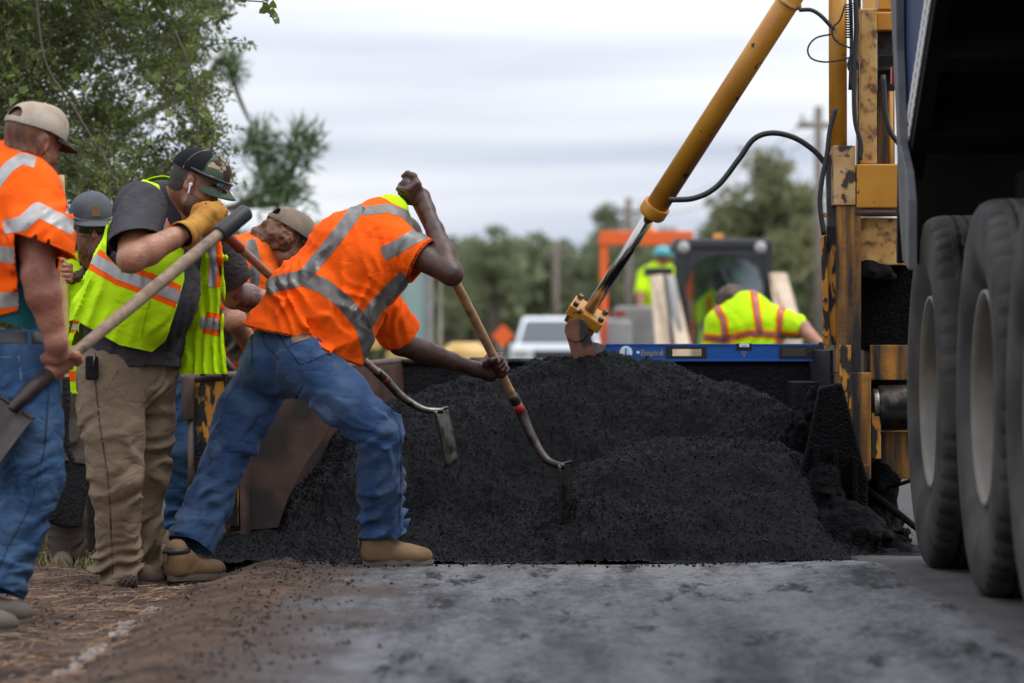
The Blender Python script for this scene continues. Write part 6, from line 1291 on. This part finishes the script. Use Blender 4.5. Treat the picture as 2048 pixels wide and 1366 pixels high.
# white vehicle
def car(cx, Y, label, mp_, zr, w=1.9):
    x = (cx-1024)/FPX*Y; t = thing('parked_car', A3(x, Y, 0), label, 'car'); k = lambda n, vf, m, bev=.03, sm=False: obj(n, vf, m, t, bevel=bev, smooth=sm)
    h = w/2
    k('body', join(boxb((x-h, Y, .3), (x+h, Y+4.4, .92)), boxb((x-h*.97, Y-.06, .5), (x+h*.97, Y+.02, .86))), mp_, .08)
    k('cabin', (np.array([(x-h*.88, Y+1.0, .9), (x+h*.88, Y+1.0, .9), (x+h*.9, Y+4.2, .9), (x-h*.9, Y+4.2, .9), (x-h*.72, Y+1.75, zr), (x+h*.72, Y+1.75, zr), (x+h*.74, Y+4.0, zr), (x-h*.74, Y+4.0, zr)]), [[3, 2, 1, 0], [4, 5, 6, 7], [0, 1, 5, 4], [1, 2, 6, 5], [2, 3, 7, 6], [3, 0, 4, 7]]), mp_, .05)
    k('windscreen', prism([A3(x-h*.80, Y+1.03, .95), A3(x+h*.80, Y+1.03, .95), A3(x+h*.67, Y+1.66, zr-.08), A3(x-h*.67, Y+1.66, zr-.08)], (0, -.02, .012)), m_dglass, .005)
    k('grille', boxb((x-.5, Y-.075, .58), (x+.5, Y-.05, .8)), m_ckm, .01)
    for s_ in (-1, 1):
        k('headlight', box(A3(x+s_*h*.78, Y-.07, .74), (.3, .05, .14)), m_lamp, .02); k('mirror', box(A3(x+s_*(h+.06), Y+1.2, 1.02), (.16, .1, .13)), m_ckm, .02)
        for y in (.85, 3.5): k('wheel', cyl(A3(x+s_*(h-.2), Y+y, .33), A3(x+s_*(h+.01), Y+y, .33), .33, n=18), m_tyre, .02, True)
        k('side_window', prism([A3(x+s_*h*.885, Y+1.3, .96), A3(x+s_*h*.905, Y+4.0, .96), A3(x+s_*h*.755, Y+3.85, zr-.09), A3(x+s_*h*.745, Y+1.95, zr-.09)], (s_*.02, 0, .01)), m_dglass, .004)
    return t
car(1117, 76, 'white car parked head-on beyond the paver beside the orange sign', m_wht, 1.46); car(1232, 82, 'silver car standing behind the roller', M('silver_paint', (.45, .46, .48), rough=.3, metal=.3), 1.45)
YX = 42.
ex = thing('excavator', P(850, 860, YX), 'yellow excavator with a tall glazed cab behind the bent worker', 'excavator'); kx = lambda n, vf, m, bev=.02, sm=False: obj(n, vf, m, ex, bevel=bev, smooth=sm)
m_exy = M('excavator_yellow', (.60, .38, .12), (.52, .32, .10), 3, rough=.5); m_tg = Mglass('teal_glass', (.45, .62, .58), .70)
kx('cab_frame', join(bpx(796, 804, 520, 700, YX, YX+.1), bpx(850, 866, 520, 700, YX, YX+.12), bpx(796, 884, 515, 528, YX, YX+1.4), bpx(876, 884, 520, 700, YX+1.3, YX+1.4), bpx(796, 804, 520, 700, YX+1.3, YX+1.4)), m_grey); kx('cab_glass', bpx(804, 850, 528, 690, YX+.04, YX+.05), M('teal_cab_glass', (.24, .36, .34), (.34, .44, .42), 1.5, rough=.12), 0)
kx('house', bpx(770, 905, 700, 790, YX+.1, YX+2.5), m_exy, .05); kx('counterweight', lathe(P(930, 760, YX+1.2), (0, 0, 1), [(0, .42), (.15, .42), (.28, .32), (.32, 0), (.3, -.1)], 24), m_exy, .02, True); kx('boom', prism([P(760, 700, YX), P(780, 600, YX), P(740, 520, YX), P(720, 540, YX), P(750, 610, YX), P(735, 700, YX)], (0, .3, 0)), m_exy)
for x in (790, 900): kx('track', bpx(x, x+55, 795, 856, YX-.2, YX+2.8), m_ckm, .1)
sg_ = thing('road_work_sign', P(1006, 810, 58), 'orange diamond road work sign on a thin post', 'sign'); obj('panel', prism([P(1006, 648, 58), P(1028, 672, 58), P(1006, 696, 58), P(984, 672, 58)], (0, .01, 0)), m_orp, sg_, bevel=.004); obj('post', cyl(P(1006, 811, 58.03), P(1006, 660, 58.03), .02, n=8), m_steel, sg_, smooth=True)
m_pole = M('pole_wood', (.20, .165, .14), (.15, .12, .10), 5, rough=.9)
for (x, y, Y, r, lb) in [(1637, 213, 72, .10, 'tall weathered utility pole beside the yellow machine mast'), (1257, 395, 95, .11, 'utility pole behind the orange canopy frame'), (1112, 485, 118, .12, 'utility pole above the white car'), (985, 540, 120, .12, 'short utility pole in front of the dark round-topped tree')]:
    b_ = P(x, 0, Y); t = thing('utility_pole', A3(b_[0], Y, -.16), lb, 'utility pole'); tp_ = P(x, y, Y); obj('post', cyl(A3(b_[0], Y, -.2), tp_, r, r*.75, 10), m_pole, t, smooth=True); obj('cross_arm', box(tp_-A3(0, 0, .35), (.8, .1, .1)), m_pole, t)
    for k in (-.3, 0, .3): obj('insulator', cyl(tp_+A3(k, 0, -.3), tp_+A3(k, 0, -.15), .03, n=8), m_grey, t)
a, b, c = P(1640, 225, 72), P(1257, 405, 95), P(1112, 490, 118); wr_ = thing('power_line', a-A3(0, 0, 0), 'sagging overhead wires strung between the utility poles', 'wires')
for dz in (0, -.35):
    for u, v in ((a, b), (b, c)): obj('wire', tube([u+A3(0, 0, dz), (u+v)/2+A3(0, 0, dz-.5), v+A3(0, 0, dz)], .012, 4, 8), m_grey, wr_)
